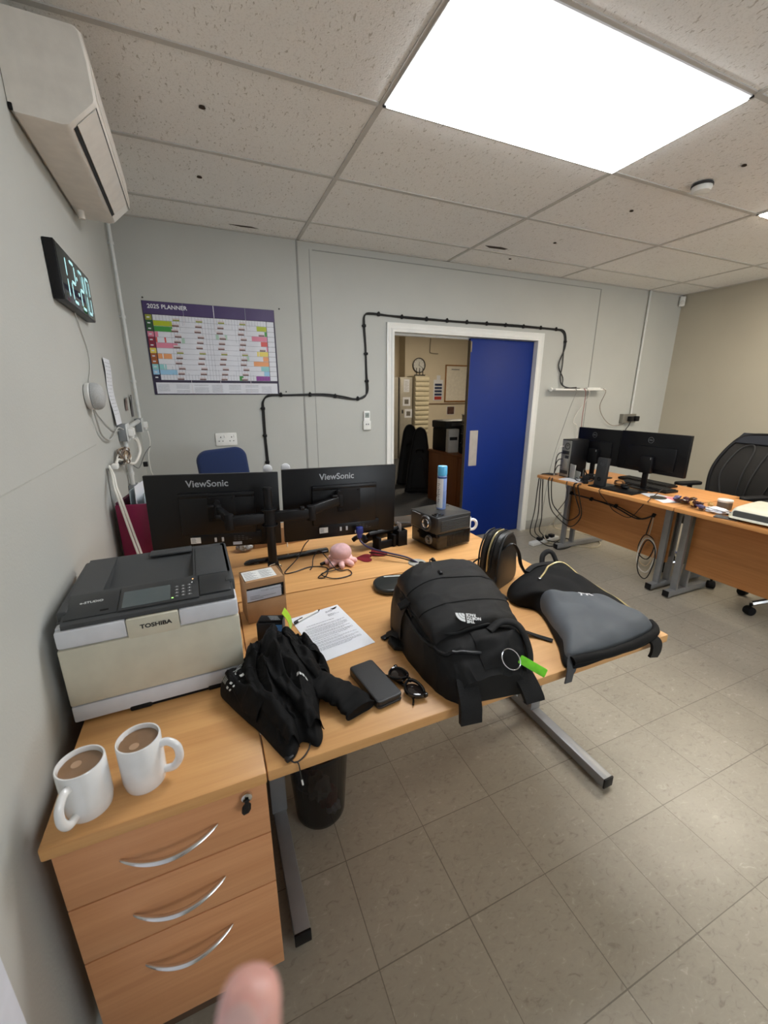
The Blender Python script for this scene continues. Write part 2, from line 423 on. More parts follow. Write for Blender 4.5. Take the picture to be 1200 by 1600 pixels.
# lining and stops
m.box((DX0-.03, YB-.001, 0), (DX0, YB+.15, DZ)); m.box((DX1, YB-.001, 0), (DX1+.03, YB+.15, DZ)); m.box((DX0-.03, YB-.001, DZ), (DX1+.03, YB+.15, DZ+.03))
m.box((DX0, YB+.075, 0), (DX0+.014, YB+.11, DZ)); m.box((DX0, YB+.075, DZ-.014), (DX1, YB+.11, DZ)); m.box((DX1-.014, YB+.075, 0), (DX1, YB+.11, DZ))
struct(m.build('trim_2', whitetrim))
m = MB()
for z, w in ((0, .1),):
    m.box((XL+.001, YB-.012, 0), (DX0-aw, YB, w), .003); m.box((DX1+aw, YB-.012, 0), (XR, YB, w), .003)
struct(m.build('baseboard_back', mat('grey_skirting', srgb(160, 160, 155), .5)))
m = MB(); m.box((XR-.012, YN, 0), (XR, YB-.012, .1), .003); struct(m.build('baseboard_right', _M['grey_skirting']))
# blue door leaf
dl = thing('door_1', 'bright blue door leaf with a silver push plate filling the right half of the doorway', 'door', (2.305, YB+.035, 0.006)); dl['kind'] = 'structure'
dw = DX1-.004-2.305
b = MB(); b.box((0, 0, 0), (dw, .04, DZ-.012), .002); b.build('leaf', mat('blue_door_paint', srgb(0, 40, 122), .5, var=.03, spec=.3), dl)
b = MB(); b.box((.0, -.003, DZ-.13), (.012, -.0005, DZ-.04)); b.box((-.002, -.001, .02), (0, .041, DZ-.03)); b.build('edge_strip', mat('brass_edge', srgb(120, 110, 96), .4, .6), dl)
b = MB(); b.prism(rrect(.093, .345, .004), 0, .002, M=TM((.092, -.0005, .92), FRONT))
for dx in (-.038, .038):
    for dz_ in (-.162, .162): b.cyl((.092+dx, -.003, .92+dz_), (.092+dx, -.002, .92+dz_), .004, n=10)
b.build('push_plate', mat('brushed_steel_plate', srgb(214, 206, 198), .35, .5), dl)
# panel joints on the back wall
m = MB(); m.box((.741-.006, YB-.004, 0), (.741+.006, YB, H)); m.box((.855, YB-.004, H-.052), (3.80, YB, H-.046)); m.box((.83, YB-.002, .1), (.834, YB, H-.046)); 
m.box((3.80, YB-.004, 0.1), (3.808, YB, H-.046))
struct(m.build('trim_3', mat('wall_joint_grey', srgb(150, 150, 146), .6), smooth_deg=0))
# white door casing on the left wall, beside the photographer
m = MB(); m.prism([(WX(-.7)-.01, -.7), (WX(-.7)+.022, -.7), (WX(.525)+.022, .525), (WX(.525)-.01, .525)], 0, 2.05); struct(m.build('trim_4', mat('white_casing', srgb(222, 228, 240), .35)))

# room beyond
FY = 9.2
carpet = mat('dark_grey_carpet', srgb(84, 84, 84), .95, var=.2, vscale=60, bump=.6, bscale=500)
m = MB(); m.box((.2, YB+.06, -.1), (8, FY+.1, 0)); struct(m.build('floor.001', carpet, smooth_deg=0))
m = MB(); m.box((.2, FY, 0), (4.35, FY+.1, 2.8)); struct(m.build('wall_far', cream, smooth_deg=0))
m = MB(); m.box((4.35, 8.9, 0), (8, FY+.1, 2.8)); struct(m.build('wall_far_right', cream, smooth_deg=0))
m = MB(); m.box((.1, YB+.13, 0), (.2, FY+.1, 2.8)); struct(m.build('wall_far_left', cream, smooth_deg=0))
m = MB(); m.box((8, YB+.13, 0), (8.1, FY+.1, 2.8)); struct(m.build('wall_far_side', cream, smooth_deg=0))
m = MB(); m.box((.1, YB+.1, 2.8), (8.1, FY+.1, 2.9)); struct(m.build('ceiling.001', mat('plain_ceiling', srgb(225, 220, 210), .8), smooth_deg=0))
t = thing('ceiling_light', 'lit strip light on the ceiling of the room beyond the doorway', 'ceiling light', (4.6, 6.6, 2.76))
b = MB(); b.box((-.6, -.09, 0), (.6, .09, .04), .008); b.build('frame', framem, t)
b = MB(); b.box((-.58, -.075, -.012), (.58, .075, .0), .004); b.build('diffuser', mat('lit_strip', (.9, .9, .9), .5, emit=(1., .86, .66), estr=95), t)
# ------------------------------------------------------------------ beech desks and pedestal on the left
beech = wood('beech_laminate_x', srgb(204, 148, 90), srgb(228, 176, 114), 'X')
beechr = wood('beech_laminate_y', srgb(198, 140, 82), srgb(226, 170, 108), 'Y')
beechf = wood('beech_front', srgb(196, 134, 88), srgb(220, 160, 112), 'X')
beeche = wood('beech_edging', srgb(200, 140, 88), srgb(222, 162, 110), 'X')
DT = .74
DP = .7406      # where things rest on the desks
def desktop(b, lo, hi, bev=.004): b.box((lo[0], lo[1], DT-.026), (hi[0], hi[1], DT), bev)
def cantilever_leg(t, x, y0, y1, yu, name='leg', zt=DT-.03):
    b = MB()
    b.box((x-.022, y0, .012), (x+.022, y1, .052), .004); b.cyl((x, y0+.035, 0), (x, y0+.035, .014), .014, n=16); b.cyl((x, y1-.035, 0), (x, y1-.035, .014), .014, n=16); b.box((x-.026, yu-.04, .05), (x+.026, yu-.01, zt), .003); b.box((x-.026, yu+.02, .05), (x+.026, yu+.05, zt), .003)
    b.box((x-.02, max(y0, yu-.25), zt-.03), (x+.02, min(y1, yu+.25), zt), .003)
    l = b.build(name, silver, t)
    c = MB(); c.box((x-.0225, y0-.004, .011), (x+.0225, y0+.003, .053), .002)
    c.build('end_cap', blackp, l); return l
nd = thing('desk', 'beech desk nearest the camera carrying the black backpacks, jacket and letter', 'desk')
b = MB(); desktop(b, (.036, .653), (1.221, 1.374)); b.build('desktop', beech, nd)
cantilever_leg(nd, .09, .762, 1.36, 1.16); cantilever_leg(nd, 1.248, .762, 1.36, 1.185)
b = MB(); b.box((.12, 1.335, .36), (1.19, 1.353, DT-.026)); b.build('modesty_panel', beechf, nd)
fd = thing('desk', 'beech desk behind the seam, carrying the two large monitors and the projectors', 'desk')
b = MB(); desktop(b, (-.366, 1.380), (1.221, 2.10)); b.build('desktop', beech, fd)
cantilever_leg(fd, -.32, 1.40, 1.99, 1.55); cantilever_leg(fd, 1.17, 1.40, 1.99, 1.55)
b = MB(); b.box((-.29, 1.40, .36), (1.13, 1.418, DT-.026)); b.build('modesty_panel', beechf, fd)
g = MB(); gm = TM((.772, 1.435, DT)); g.lathe([(.038, 0), (.038, .004), (.034, .006), (.0, .006)], 40, gm); g.mi = 1; g.cyl((.772+.012, 1.42, DT+.0055), (.772+.012, 1.42, DT+.0075), .012, n=20)
g.build('cable_grommet', [mat('grommet_grey', srgb(168, 168, 162), .5), blackm], fd)

pd = thing('pedestal', 'beech three-drawer pedestal under the white mugs with curved chrome handles', 'drawers')
PX0, PX1 = -.311, .032
b = MB(); b.box((-.322, .651, DT-.026), (.034, 1.372, DP), .004); b.build('top', beech, pd)
b = MB(); b.box((PX0, .676, .178), (PX1, 1.365, DT-.026), .001); b.build('carcass', beechf, pd)
b = MB(); b.box((PX0+.03, .74, 0), (PX1-.03, 1.33, .178)); b.build('plinth', mat('plinth_brown', srgb(92, 70, 54), .6), pd)
hx = (-.222, -.062)
for z0, z1, hz in ((.5825, .7125, .6535), (.4425, .5795, .5135), (.178, .4395, .373)):
    b = MB(); b.box((PX0, .658, z0), (PX1, .676, z1), .0015); dr = b.build('drawer', beechf, pd)
    b = MB(); pts = []
    for k in range(13):
        u = k/12; s_ = 4*u*(1-u)
        pts.append((hx[0]+(hx[1]-hx[0])*u, .657-.026*s_, hz-.007*s_+.001))
    b.tube(pts, .0062, n=10, sub=3, flat=.75, rf=lambda u: .25+.75*math.sin(PI*min(1, max(0, u)))**.5)
    b.build('handle', chrome, dr)
lk = MB(); lk.cyl((-.006, .658, .697), (-.006, .650, .697), .0105, n=20, bev=.002); lo_ = lk.build('lock', chrome, pd)
kb = MB(); kb.prism([(-.004, 0), (.004, 0), (.004, -.006), (.0085, -.012), (.009, -.024), (.005, -.031), (-.005, -.031), (-.009, -.024), (-.0085, -.012), (-.004, -.006)], -.0015, .0015, .0008, M=TM((-.006, .646, .698), (PI/2, .15, .3)))
kb.build('key', blackp, lo_)

# ------------------------------------------------------------------ mugs of coffee
ceramic = mat('white_glazed_ceramic', srgb(236, 236, 236), .12, spec=.6, coat=.4)
coffee = mat('milky_coffee', srgb(140, 110, 84), .08, var=.10, vscale=30)
def mug(label, loc, rz, r=.0365, h=.098, full=True):
    t = thing('mug', label, 'mug', loc, rz)
    b = MB(); b.lathe([(0, .002), (r*.86, .002), (r*.9, 0), (r*.94, .004), (r, .02), (r, h-.002), (r-.001, h), (r-.003, h), (r-.0042, h-.004), (r-.005, .008), (0, .007)], 56, caps=False)
    b.build('body', ceramic, t)
    b = MB(); b.tube([(r-.003, 0, h*.80), (r+.012, 0, h*.83), (r+.026, 0, h*.70), (r+.028, 0, h*.45), (r+.016, 0, h*.24), (r-.003, 0, h*.20)], .0062, n=12, sub=6, flat=1.25); b.build('handle', ceramic, t)
    if full:
        b = MB(); z_ = h*.90; b.lathe([(0, z_), (r-.006, z_), (r-.0046, z_+.001)], 56, caps=False)
        b.mi = 1; b.lathe([(0, z_+.0004), (.008, z_+.0004)], 24, TM((-.004, -.01, 0)), caps=False)
        b.build('coffee', [coffee, mat('coffee_foam', srgb(186, 152, 122), .3)], t)
    return t
mug('white mug of milky coffee nearest the left wall, handle toward the viewer', (-.260, .708, DP), R(-108))
mug('white mug of milky coffee on the pedestal, handle pointing right', (-.176, .727, DP), R(-14))
mug('white mug mostly hidden behind the stacked projectors, only its handle showing', (1.182, 1.70, DP), R(-22), .040, .085, False)

# ------------------------------------------------------------------ laser printer on the pedestal
beige = mat('printer_beige', srgb(206, 202, 184), .45, bump=.1, bscale=500)
pwhite = mat('printer_white', srgb(214, 217, 224), .42, bump=.1, bscale=500)
pgrey = mat('printer_charcoal', srgb(62, 64, 66), .5, bump=.2, bscale=400)
pt = thing('printer', 'beige and white laser printer with charcoal top on the pedestal by the wall', 'printer', (-.155, .94, DP), R(1.5))
w2 = .178; D = .33
b = MB()   # white shell
b.box((-w2, 0.004, .045), (w2, D, .215), .006); b.box((-w2, .006, .010), (w2, D-.01, .05), .006)
b.build('body', pwhite, pt)
b = MB(); b.box((-w2-.0006, -.002, .190), (-.052, .02, .230), .005); b.box((.052, -.002, .190), (w2+.0006, .02, .230), .005); b.box((-w2-.0006, .012, .212), (w2+.0006, D, .233), .004); b.build('rim', pwhite, pt)
b = MB(); b.box((-w2-.001, -.004, .050), (w2+.001, .012, .188), .004); b.box((-.0515, -.004, .18), (.0515, .012, .230), .004); b.build('front_door', beige, pt)
b = MB(); b.box((-w2-.001, -.003, .008), (w2+.001, .012, .0475), .004); tr = b.build('paper_tray', pwhite, pt)
b = MB(); b.box((-.075, -.0045, .0), (-.03, .004, .014), .004); b.box((.09, -.0045, .0), (.15, .004, .014), .004); b.box((-.07, .002, -.0), (.15, .05, .012)); b.build('tray_grip', blackm, tr)
b = MB(); b.box((-w2+.012, .03, 0), (w2-.012, D-.02, .012)); b.build('foot', blackm, pt)
# charcoal top with recessed output bin
b = MB()
prof = [(.004, .231), (.004, .240), (.012, .246), (.10, .262), (.105, .262)]
def topring(x): return [(x, y, z) for y, z in prof]+[(x, D, .262), (x, D, .231)]
b.ring([topring(-w2+.012), topring(-w2+.075)]); b.ring([topring(.088), topring(w2-.004)])
lo_ = [(.004, .231), (.004, .240), (.012, .246), (.10, .262), (.108, .262), (.112, .236), (.235, .246), (.29, .258), (D, .262), (D, .231)]
b.ring([[(x, y, z) for y, z in lo_] for x in (-w2+.075, .088)])
b.box((-w2-.002, .03, .226), (-w2+.02, D, .236), .004); b.box((-w2+.0, .035, .232), (-w2+.02, D, .258), .006)
b.box((w2-.02, .05, .226), (w2+.002, D, .262), .006)
b.box((.094, .095, .2622), (.168, .30, .266), .002); b.box((-.02, .285, .2622), (.086, .325, .268), .002)
b.build('top_cover', pgrey, pt)
tilt = math.atan2(.016, .088)
CP = TM((0, .012, .246), (tilt, 0, 0))
b = MB(); b.box((-w2+.016, .0, .0), (-.066, .086, .0022), .001, M=CP); b.box((-.064, -.001, .0), (.098, .087, .0032), .001, M=CP); b.box((.100, .004, 0), (w2-.01, .084, .0045), .002, M=CP)
cpn = b.build('control_panel', mat('panel_black_grey', srgb(46, 48, 50), .4, bump=.1), pt)
b = MB(); b.box((-.057, .006, .0032), (.038, .066, .0038), M=CP); b.build('screen', mat('dim_screen', srgb(88, 96, 98), .18), cpn)
keys = MB()
for r_ in range(4):
    for c_ in range(3): keys.box((.0475+.0135*c_, .012+.0125*r_, .003), (.0555+.0135*c_, .0185+.0125*r_, .0042), .0006, 1, M=CP)
keys.build('keypad', mat('keypad_grey', srgb(92, 94, 96), .5), cpn)
kt = MB()
for i, ch in enumerate('123456789*0#'): kt.text(ch, .006, CP @ TM((.0515+.0135*(i % 3), .0152+.0125*(3-i//3), .0043)), .0001)
kt.text('e-', .005, CP @ TM((.082, .0152, .0034)), .0001)
kt.box((.083, .060, .0033), (.086, .063, .0038), M=CP)
kt.text('e-STUDIO', .010, CP @ TM((-.118, .052, .0024)), .0001, bold=.0002)
kt.build('key_lettering', mat('print_white', srgb(220, 222, 222), .5), cpn)
b = MB(); b.box((.0405, .010, .0032), (.0445, .0125, .004), M=CP); b.build('ready_light', mat('green_led', (.3, .9, .2), .3, emit=(.45, 1, .25), estr=1.5), cpn)
b = MB(); b.box((.085, .074, .0032), (.088, .0765, .004), M=CP); b.build('amber_light', mat('amber_led', (.9, .5, .2), .3, emit=(1, .5, .2), estr=1.2), cpn)
b = MB(); b.text('TOSHIBA', .0135, TM((.005, -.0045, .208), FRONT), .0003, bold=.0004, font_scale=1.12); b.build('brand_lettering', mat('print_black', (.012, .012, .013), .5), pt)
b = MB(); b.box((-.098, .012, .0022), (-.082, .017, .003), M=CP); b.build('usb_port', blackm, cpn)

# ------------------------------------------------------------------ boxes beside the printer
kraft = mat('brown_cardboard', srgb(168, 130, 92), .8, var=.05, vscale=40, bump=.2)
labelw = mat('label_paper_white', srgb(226, 228, 226), .6)
printg = mat('print_grey', srgb(120, 122, 126), .6)
printk = mat('print_dark', srgb(30, 30, 32), .6)
bx = thing('toner_box', 'open-fronted brown cardboard toner box with white label on top, beside the printer', 'box', (.118, 1.22, DP), R(6))
b = MB(); W_, D_, H_ = .062, .092, .142
b.box((-W_, 0, 0), (W_, D_, .072), .0015); b.box((-W_, 0, H_-.004), (W_, D_, H_), .0015); b.box((-W_, 0, .07), (-W_+.004, D_, H_)); b.box((W_-.004, 0, .07), (W_, D_, H_)); b.box((-W_, D_-.004, .07), (W_, D_, H_)); b.box((-W_, -.001, H_-.022), (W_, .002, H_), .001)
b.build('carton', kraft, bx)
b = MB(); b.box((-W_+.005, .004, .073), (W_-.005, D_-.006, H_-.012), .004); b.build('toner_cartridge', blackm, bx)
b = MB(); b.box((-W_+.003, -.002, .076), (W_-.014, .003, .114), .001); ls = b.build('side_label', mat('label_grey_blue', srgb(176, 180, 190), .5), bx)
b = MB(); b.mi = 0; b.text('TONER CARTRIDGE', .0075, TM((.018, -.0022, .106), FRONT), .0001); b.box((-.05, -.0024, .082), (-.01, -.002, .084)); b.box((-.05, -.0024, .087), (.03, -.002, .0885)); b.box((-.05, -.0024, .092), (-.02, -.002, .0935)); b.build('print', printg, ls)
b = MB(); b.box((-W_+.004, .012, H_), (W_-.022, .082, H_+.0006)); lt = b.build('top_label', labelw, bx)
b = MB()
for j in range(9):
    for x0 in (-.054, -.006): b.box((x0, .019+.0065*j, H_+.0006), (x0+.038-.006*((j*7) % 3), .0208+.0065*j, H_+.0008))
b.build('print', printg, lt)
ik = thing('ink_box', 'small black ink carton with blue panel and green flap in front of the cardboard box', 'box', (.108, 1.085, DP), R(-22))
b = MB(); b.box((-.040, 0, 0), (.034, .040, .062), .0015); b.box((-.035, .006, .060), (.034, .036, .070), .002); b.build('carton', blackp, ik)
b = MB(); b.box((.016, -.0008, .004), (.034, 0, .058)); b.build('blue_panel', mat('ink_blue', srgb(46, 108, 168), .4), ik)
b = MB()
for j in range(5): b.box((-.004, -.001, .012+.009*j), (.012-.003*(j % 2), -.0004, .014+.009*j))
for j in range(4): b.box((.0-.004*j, .008+.006*j, .0702), (.028-.004*j, .0095+.006*j, .0706))
b.build('print', mat('print_pale', srgb(170, 176, 180), .5), ik)
b = MB(); b.grid(lambda u, v: (.036+.012*math.sin(u*2.4)+.01*u, .002+.034*v, .030+.052*(1-u)-.012*u*u+.012), 10, 4, .0012); b.build('green_flap', mat('lime_card', srgb(158, 198, 44), .5), ik)

# ------------------------------------------------------------------ letter with a pen, phone case, sunglasses
paperw = mat('white_paper', srgb(232, 234, 240), .7, var=.02)
lp = thing('letter', 'white A4 letter of printed paragraphs lying on the near desk', 'paper', (.262, 1.068, DP+.0006), R(8))
ax = Vector((.350, 1.224)); bx_ = Vector((.387, .966)); cx_ = Vector((.219, .935))
dx_ = ax+(cx_-bx_)*1.0
lt_ = Matrix.Rotation(-R(8), 2)
def toloc(p): return lt_ @ (Vector(p)-Vector((.262, 1.068)))
q = [toloc(p) for p in (cx_, bx_, ax, dx_)]
def LP(u, v, z=0):      # u across, v up the page
    p = q[0].lerp(q[1], u).lerp(q[3].lerp(q[2], u), v); return (p.x, p.y, z)
b = MB(); b.grid(lambda u, v: LP(u, v, .0012*math.sin(u*3)*math.sin(v*3)), 8, 8, .0004); b.build('sheet', paperw, lp)
b = MB(); rr = random.Random(3)
def line(u0, u1, v, h=.0055): b.add([LP(u0, v, .0022), LP(u1, v, .0022), LP(u1, v+h, .0022), LP(u0, v+h, .0022)], [(0, 1, 2, 3)])
def words(u0, u1, v, h=.0055):
    u = u0
    while u < u1:
        w_ = rr.uniform(.02, .06); line(u, min(u1, u+w_), v, h); u += w_+.009
v = .70; words(.16, .72, v, .007); v -= .05
for n in (2, 4, 2, 3, 1, 2, 2, 3):
    for k in range(n): words(.10, .9 if k < n-1 else rr.uniform(.5, .85), v); v -= .0215
    v -= .012
words(.66, .84, .90); words(.66, .80, .885); words(.66, .82, .82); words(.66, .9, .80); words(.66, .78, .78)
b.build('print', mat('print_letter_grey', srgb(132, 134, 142), .6), lp)
b = MB(); b.prism([(-.012, 0), (0, .003), (.014, .011), (.006, .001), (.012, .001), (.002, -.004)], 0, .0003, M=TM(LP(.86, .925, .0022), (0, 0, R(-14)))); b.build('emblem', printk, lp)
pn = thing('pen', 'white and black pen lying across the top corner of the letter', 'pen', (.2, 1.16, DP+.006), R(28))
b = MB(); b.cyl((.0, 0, 0), (.085, 0, 0), .0042, .0036, n=16); b.build('barrel', whitep, pn)
b = MB(); b.cyl((-.012, 0, 0), (.0, 0, 0), .0044, n=16); b.cyl((.085, 0, 0), (.094, 0, 0), .0036, .001, n=16); b.box((-.012, -.001, .004), (.02, .001, .0062)); b.build('clip', blackp, pn)

ph = thing('wallet_case', 'thick black phone wallet case lying between the jacket and sunglasses', 'phone case', (.315, .792, DP), R(8))
leather = mat('black_leather', (.012, .012, .0125), .38, bump=.35, bscale=700)
b = MB(); b.prism(rrect(.068, .150, .009), .001, .0085, .003); b.prism(rrect(.068, .150, .009), .0125, .022, .003); b.box((-.034, -.07, .003), (-.029, .07, .02), .002); b.build('cover', leather, ph)
b = MB(); b.prism(rrect(.063, .145, .008), .006, .015); b.box((.012, -.0735, .008), (.022, -.0722, .0125)); b.build('phone', darkgrey, ph)
b = MB(); b.prism(rrect(.060, .142, .006), .022, .0224); b.build('stitched_edge', mat('black_leather_inner', (.016, .016, .017), .33, bump=.35, bscale=700), ph)

sg = thing('sunglasses', 'folded black sunglasses lying lenses up beside the phone wallet case', 'sunglasses', (.387, .762, DP), R(-79))
lens = mat('smoked_lens', (.02, .014, .012), .06, spec=.7)
def rim(cx): return [(cx+.027*math.cos(a)*(1+.10*math.sin(a)), .021*math.sin(a)+.0015*math.cos(2*a), .016+.004*math.cos(a)*(-1 if cx < 0 else 1)*-1) for a in [2*PI*k/20 for k in range(20)]]
b = MB()
for cx in (-.033, .033): b.tube(rim(cx), .0034, n=8, sub=2, closed=True, flat=1.5)
b.tube([(-.010, .006, .018), (0, .010, .020), (.010, .006, .018)], .0032, n=8)
b.box((-.066, .008, .008), (-.058, .017, .018), .002); b.box((.058, .008, .008), (.066, .017, .018), .002)
fr = b.build('frame', blackg, sg)
b = MB(); b.sphere((-.033, 0, .011), (.026, .020, .0035), 24, 8); b.build('lens', lens, sg)
b = MB(); b.sphere((.033, 0, .011), (.026, .020, .0035), 24, 8); b.build('lens', lens, sg)
for s_ in (-1, 1):
    b = MB(); b.tube([(s_*.063, .012, .009), (s_*.045, .004, .005), (0, -.006, .004), (-s_*.045, -.014, .004), (-s_*.062, -.026, .004)], .0026, n=8, flat=1.4); b.build('temple', blackg, sg)

# ------------------------------------------------------------------ waste bin under the desk
bn = thing('waste_bin', 'glossy black waste bin with wrappers inside, under the near desk', 'bin', (.232, 1.12, 0.0005))
b = MB(); b.lathe([(0, .006), (.074, .006), (.080, .0), (.086, .010), (.105, .30), (.108, .305), (.108, .31), (.103, .31), (.100, .30), (.082, .012), (0, .012)], 48, caps=False)
b.build('body', mat('smoked_black_plastic', (.01, .009, .010), .1, spec=.5, alpha=.55), bn)
b = MB(); b.lathe([(.1075, .296), (.111, .298), (.111, .314), (.1065, .316), (.1035, .312)], 48, caps=False); b.build('rim', blackg, bn)
for cc_, (px_, py_, pz_), sz in ((srgb(150, 40, 46), (.022, -.026, .07), .034), (srgb(190, 196, 210), (.036, -.036, .038), .026), (srgb(170, 165, 160), (-.005, -.02, .12), .04), (srgb(90, 40, 36), (-.03, .03, .10), .045)):
    b = MB(); sd = rnd.random()*50
    b.sphere((px_, py_, pz_), sz, 16, 10, f=lambda v: 1+.5*noise.noise(v*2.6+Vector((sd, 0, 0))))
    b.build('wrapper', mat('wrapper_%d' % int(sd*100), cc_, .3, var=.3), bn, smooth_deg=25)
# ------------------------------------------------------------------ two monitors on a twin arm (backs toward the camera)
def frame_M(p0, p1, up=(0, 0, 1)):
    """local x from p0 to p1, z up, y away from the viewer"""
    x = (Vector(p1)-Vector(p0)).normalized(); z = Vector(up); y = z.cross(x).normalized(); z = x.cross(y)
    M = Matrix((x, y, z)).transposed().to_4x4(); M.translation = Vector(p0); return M
monb = mat('monitor_back_black', (.0045, .0047, .006), .36, bump=.12, bscale=600, spec=.35)
def monitor(label, p0, p1, h, brand, roll=0.):
    """p0, p1 lower corners of the back face"""
    M = frame_M(p0, p1); w = (Vector(p1)-Vector(p0)).length
    t = thing('monitor', label, 'monitor'); t.matrix_world = M @ Matrix.Rotation(roll, 4, 'Y')
    t.location = M.translation; t.rotation_euler = (M @ Matrix.Rotation(roll, 4, 'Y')).to_euler(); 
    b = MB(); b.box((0, .002, 0), (w, .020, h), .003); b.build('back_shell', monb, t)
    b = MB(); b.box((0.001, .018, .001), (w-.001, .026, h-.001), .002); b.build('bezel', mat('bezel_silver_grey', srgb(120, 118, 112), .4, .3), t)
    b = MB(); b.box((.006, .0255, .010), (w-.006, .0268, h-.006)); b.build('screen', mat('screen_off', (.01, .01, .012), .08), t)
    b = MB()  # raised housing with chamfered rim
    x0, x1 = w*.235, w*.805
    b.box((x0, -.012, h*.20), (x1, .004, h*.765), .005); b.box((x0, -.016, h*.70), (x1, .0, h*.765), .004)
    b.box((w*.30, -.006, .012), (w*.84, .004, h*.215), .003)
    b.build('rear_housing', monb, t)
    b = MB(); cx = w*.55; cz = h*.55
    b.box((cx-.052, -.017, cz-.052), (cx+.052, -.012, cz+.052), .002)
    for sx in (-1, 1):
        for sz in (-1, 1): b.cyl((cx+sx*.042, -.012, cz+sz*.042), (cx+sx*.042, -.0195, cz+sz*.042), .0045, n=12)
    b.build('mounting_plate', blackm, t)
    b = MB(); b.text(brand, .037, TM((w*.455, .0018, h*.875), FRONT), .0004, bold=.0006); b.build('brand_lettering', mat('lettering_silver', srgb(178, 182, 188), .35, .2), t)
    b = MB(); b.box((w*.29, -.0068, h*.085), (w*.365, -.006, h*.165)); lb = b.build('rating_label', labelw, t)
    b = MB()
    for k in range(4): b.box((w*.296, -.0072, h*(.098+.016*k)), (w*(.33-.004*(k % 2)), -.0068, h*(.104+.016*k)))
    b.build('print', printg, lb)
    b = MB(); b.box((w*.61, -.0072, h*.035), (w*.68, -.006, h*.075)); b.build('serial_label', mat('label_silver', srgb(190, 195, 205), .5), t)
    for k in range(2):
        b = MB(); b.box((w*(.47+.055*k), -.008, h*.09), (w*(.487+.055*k), -.0045, h*.15), .001); b.build('port', mat('port_white', srgb(200, 202, 205), .4), t)
    b = MB()
    for k in range(3):
        for j in range(5-k): b.box((w*(.62+.03*j), -.0065, h*(.10+.025*k)), (w*(.64+.03*j), -.006, h*(.106+.025*k)))
    b.build('print', mat('print_dim', srgb(84, 86, 90), .5), t)
    return t
mL = monitor('left of the two large black monitors, standing by the maroon box file', (-.246, 1.74, .840), (.242, 1.663, .832), .3045, 'ViewSonic')
mR = monitor('right of the two large black monitors, blue plug in its back', (.256, 1.66, .832), (.768, 1.664, .821), .312, 'ViewSonic', 0)
# arm
armt = thing('arm_stand', 'black twin monitor arm clamped to the desk between the two monitors', 'monitor arm', (.192, 1.594, DP))
b = MB(); b.cyl((0, 0, 0), (0, 0, .342), .0175, n=28); b.build('pole', blackp, armt)
b = MB(); b.lathe([(.0165, .342), (.0185, .342), (.0185, .350), (.0165, .354), (0, .354)], 28, caps=False); b.build('pole_cap', blackm, armt)
b = MB(); b.box((-.03, -.045, -.001), (.03, .03, .009), .003); b.cyl((0, 0, .008), (0, 0, .045), .0225, n=28, bev=.003); b.box((-.03, -.045+.0, -.07), (.03, -.037, .002)); cl = b.build('clamp', blackp, armt)
b = MB(); b.tube([(.010, -.024, .030), (-.012, -.026, .022), (-.016, -.028, .038), (.004, -.029, .044)], .0026, n=8); b.tube([(.018, -.022, .036), (.028, -.020, .028), (.03, -.02, .022)], .0022, n=8); b.build('allen_keys', chrome, cl)
for z0, nm in ((.196, 'collar'), (.262, 'collar')):
    b = MB(); b.lathe([(.018, z0), (.030, z0), (.031, z0+.003), (.030, z0+.006), (.018, z0+.006)], 32, caps=False); b.build(nm, blackp, armt)
b = MB(); b.lathe([(.0178, .20), (.024, .20), (.024, .262), (.0178, .262)], 28, caps=False); b.build('swivel_sleeve', blackm, armt)
def seg(b, p, q, w, h):
    M = frame_M(p, q); L_ = (Vector(q)-Vector(p)).length
    b.box((0, -w/2, -h/2), (L_, w/2, h/2), .006, 3, M=M)
for s_, mon in ((-1, mL), (1, mR)):
    el = Vector((s_*.165 if s_ > 0 else -.150, -.008, .232)); tip = Vector((.30, .035, .262)) if s_ > 0 else Vector((-.185, .065, .262))
    b = MB(); seg(b, (s_*.018, 0, .232), el, .026, .044); b.box((el.x-.045, -.022, .252), (el.x-.028, -.008, .266), .002); a_ = b.build('lower_arm', blackp, armt)
    b = MB(); b.cyl(el+Vector((0, 0, -.03)), el+Vector((0, 0, .032)), .0175, n=24, bev=.003); b.build('elbow', blackm, armt)
    b = MB(); seg(b, el+Vector((0, 0, .012)), tip, .024, .040); b.box((tip.x-.035, tip.y-.018, tip.z+.018), (tip.x-.012, tip.y-.002, tip.z+.028), .002); b.build('upper_arm', blackp, armt)
    b = MB(); b.cyl(tip+Vector((0, 0, -.025)), tip+Vector((0, 0, .027)), .015, n=20, bev=.003); b.cyl(tip+Vector((0, -.012, .030)), tip+Vector((0, .012, .030)), .012, n=18)
    yb = (1.646-1.594) if s_ > 0 else (1.688-1.594)
    b.box((tip.x-.014, tip.y, tip.z-.012), (tip.x+.014, yb-.002, tip.z+.012), .003); b.build('tilt_head', blackm, armt)
# blue VGA plug and cable to the grommet
vg = thing('monitor_cable', 'purple grey cable with blue plug running from right monitor to desk grommet', 'cable', (.58, 1.63, .86))
b = MB(); b.box((-.015, -.012, -.022), (.015, .006, .012), .003); b.box((-.010, -.010, -.040), (.010, .004, -.02), .003); b.build('plug', mat('vga_blue', srgb(24, 40, 120), .35), vg)
b = MB(); b.tube([(0, -.003, -.038), (.004, -.008, -.056), (.028, -.05, -.075), (.085, -.12, -.082), (.15, -.17, -.094), (.185, -.195, -.112), (.196, -.205, -.1225)], .0042, n=10); b.build('cord', mat('cable_purple_grey', srgb(58, 52, 86), .4), vg)
b = MB(); b.tube([(.04, -.02, -.11), (.075, -.09, -.098), (.13, -.155, -.1), (.178, -.192, -.112), (.19, -.2, -.12)], .003, n=8); b.build('second_cord', cablek, vg)
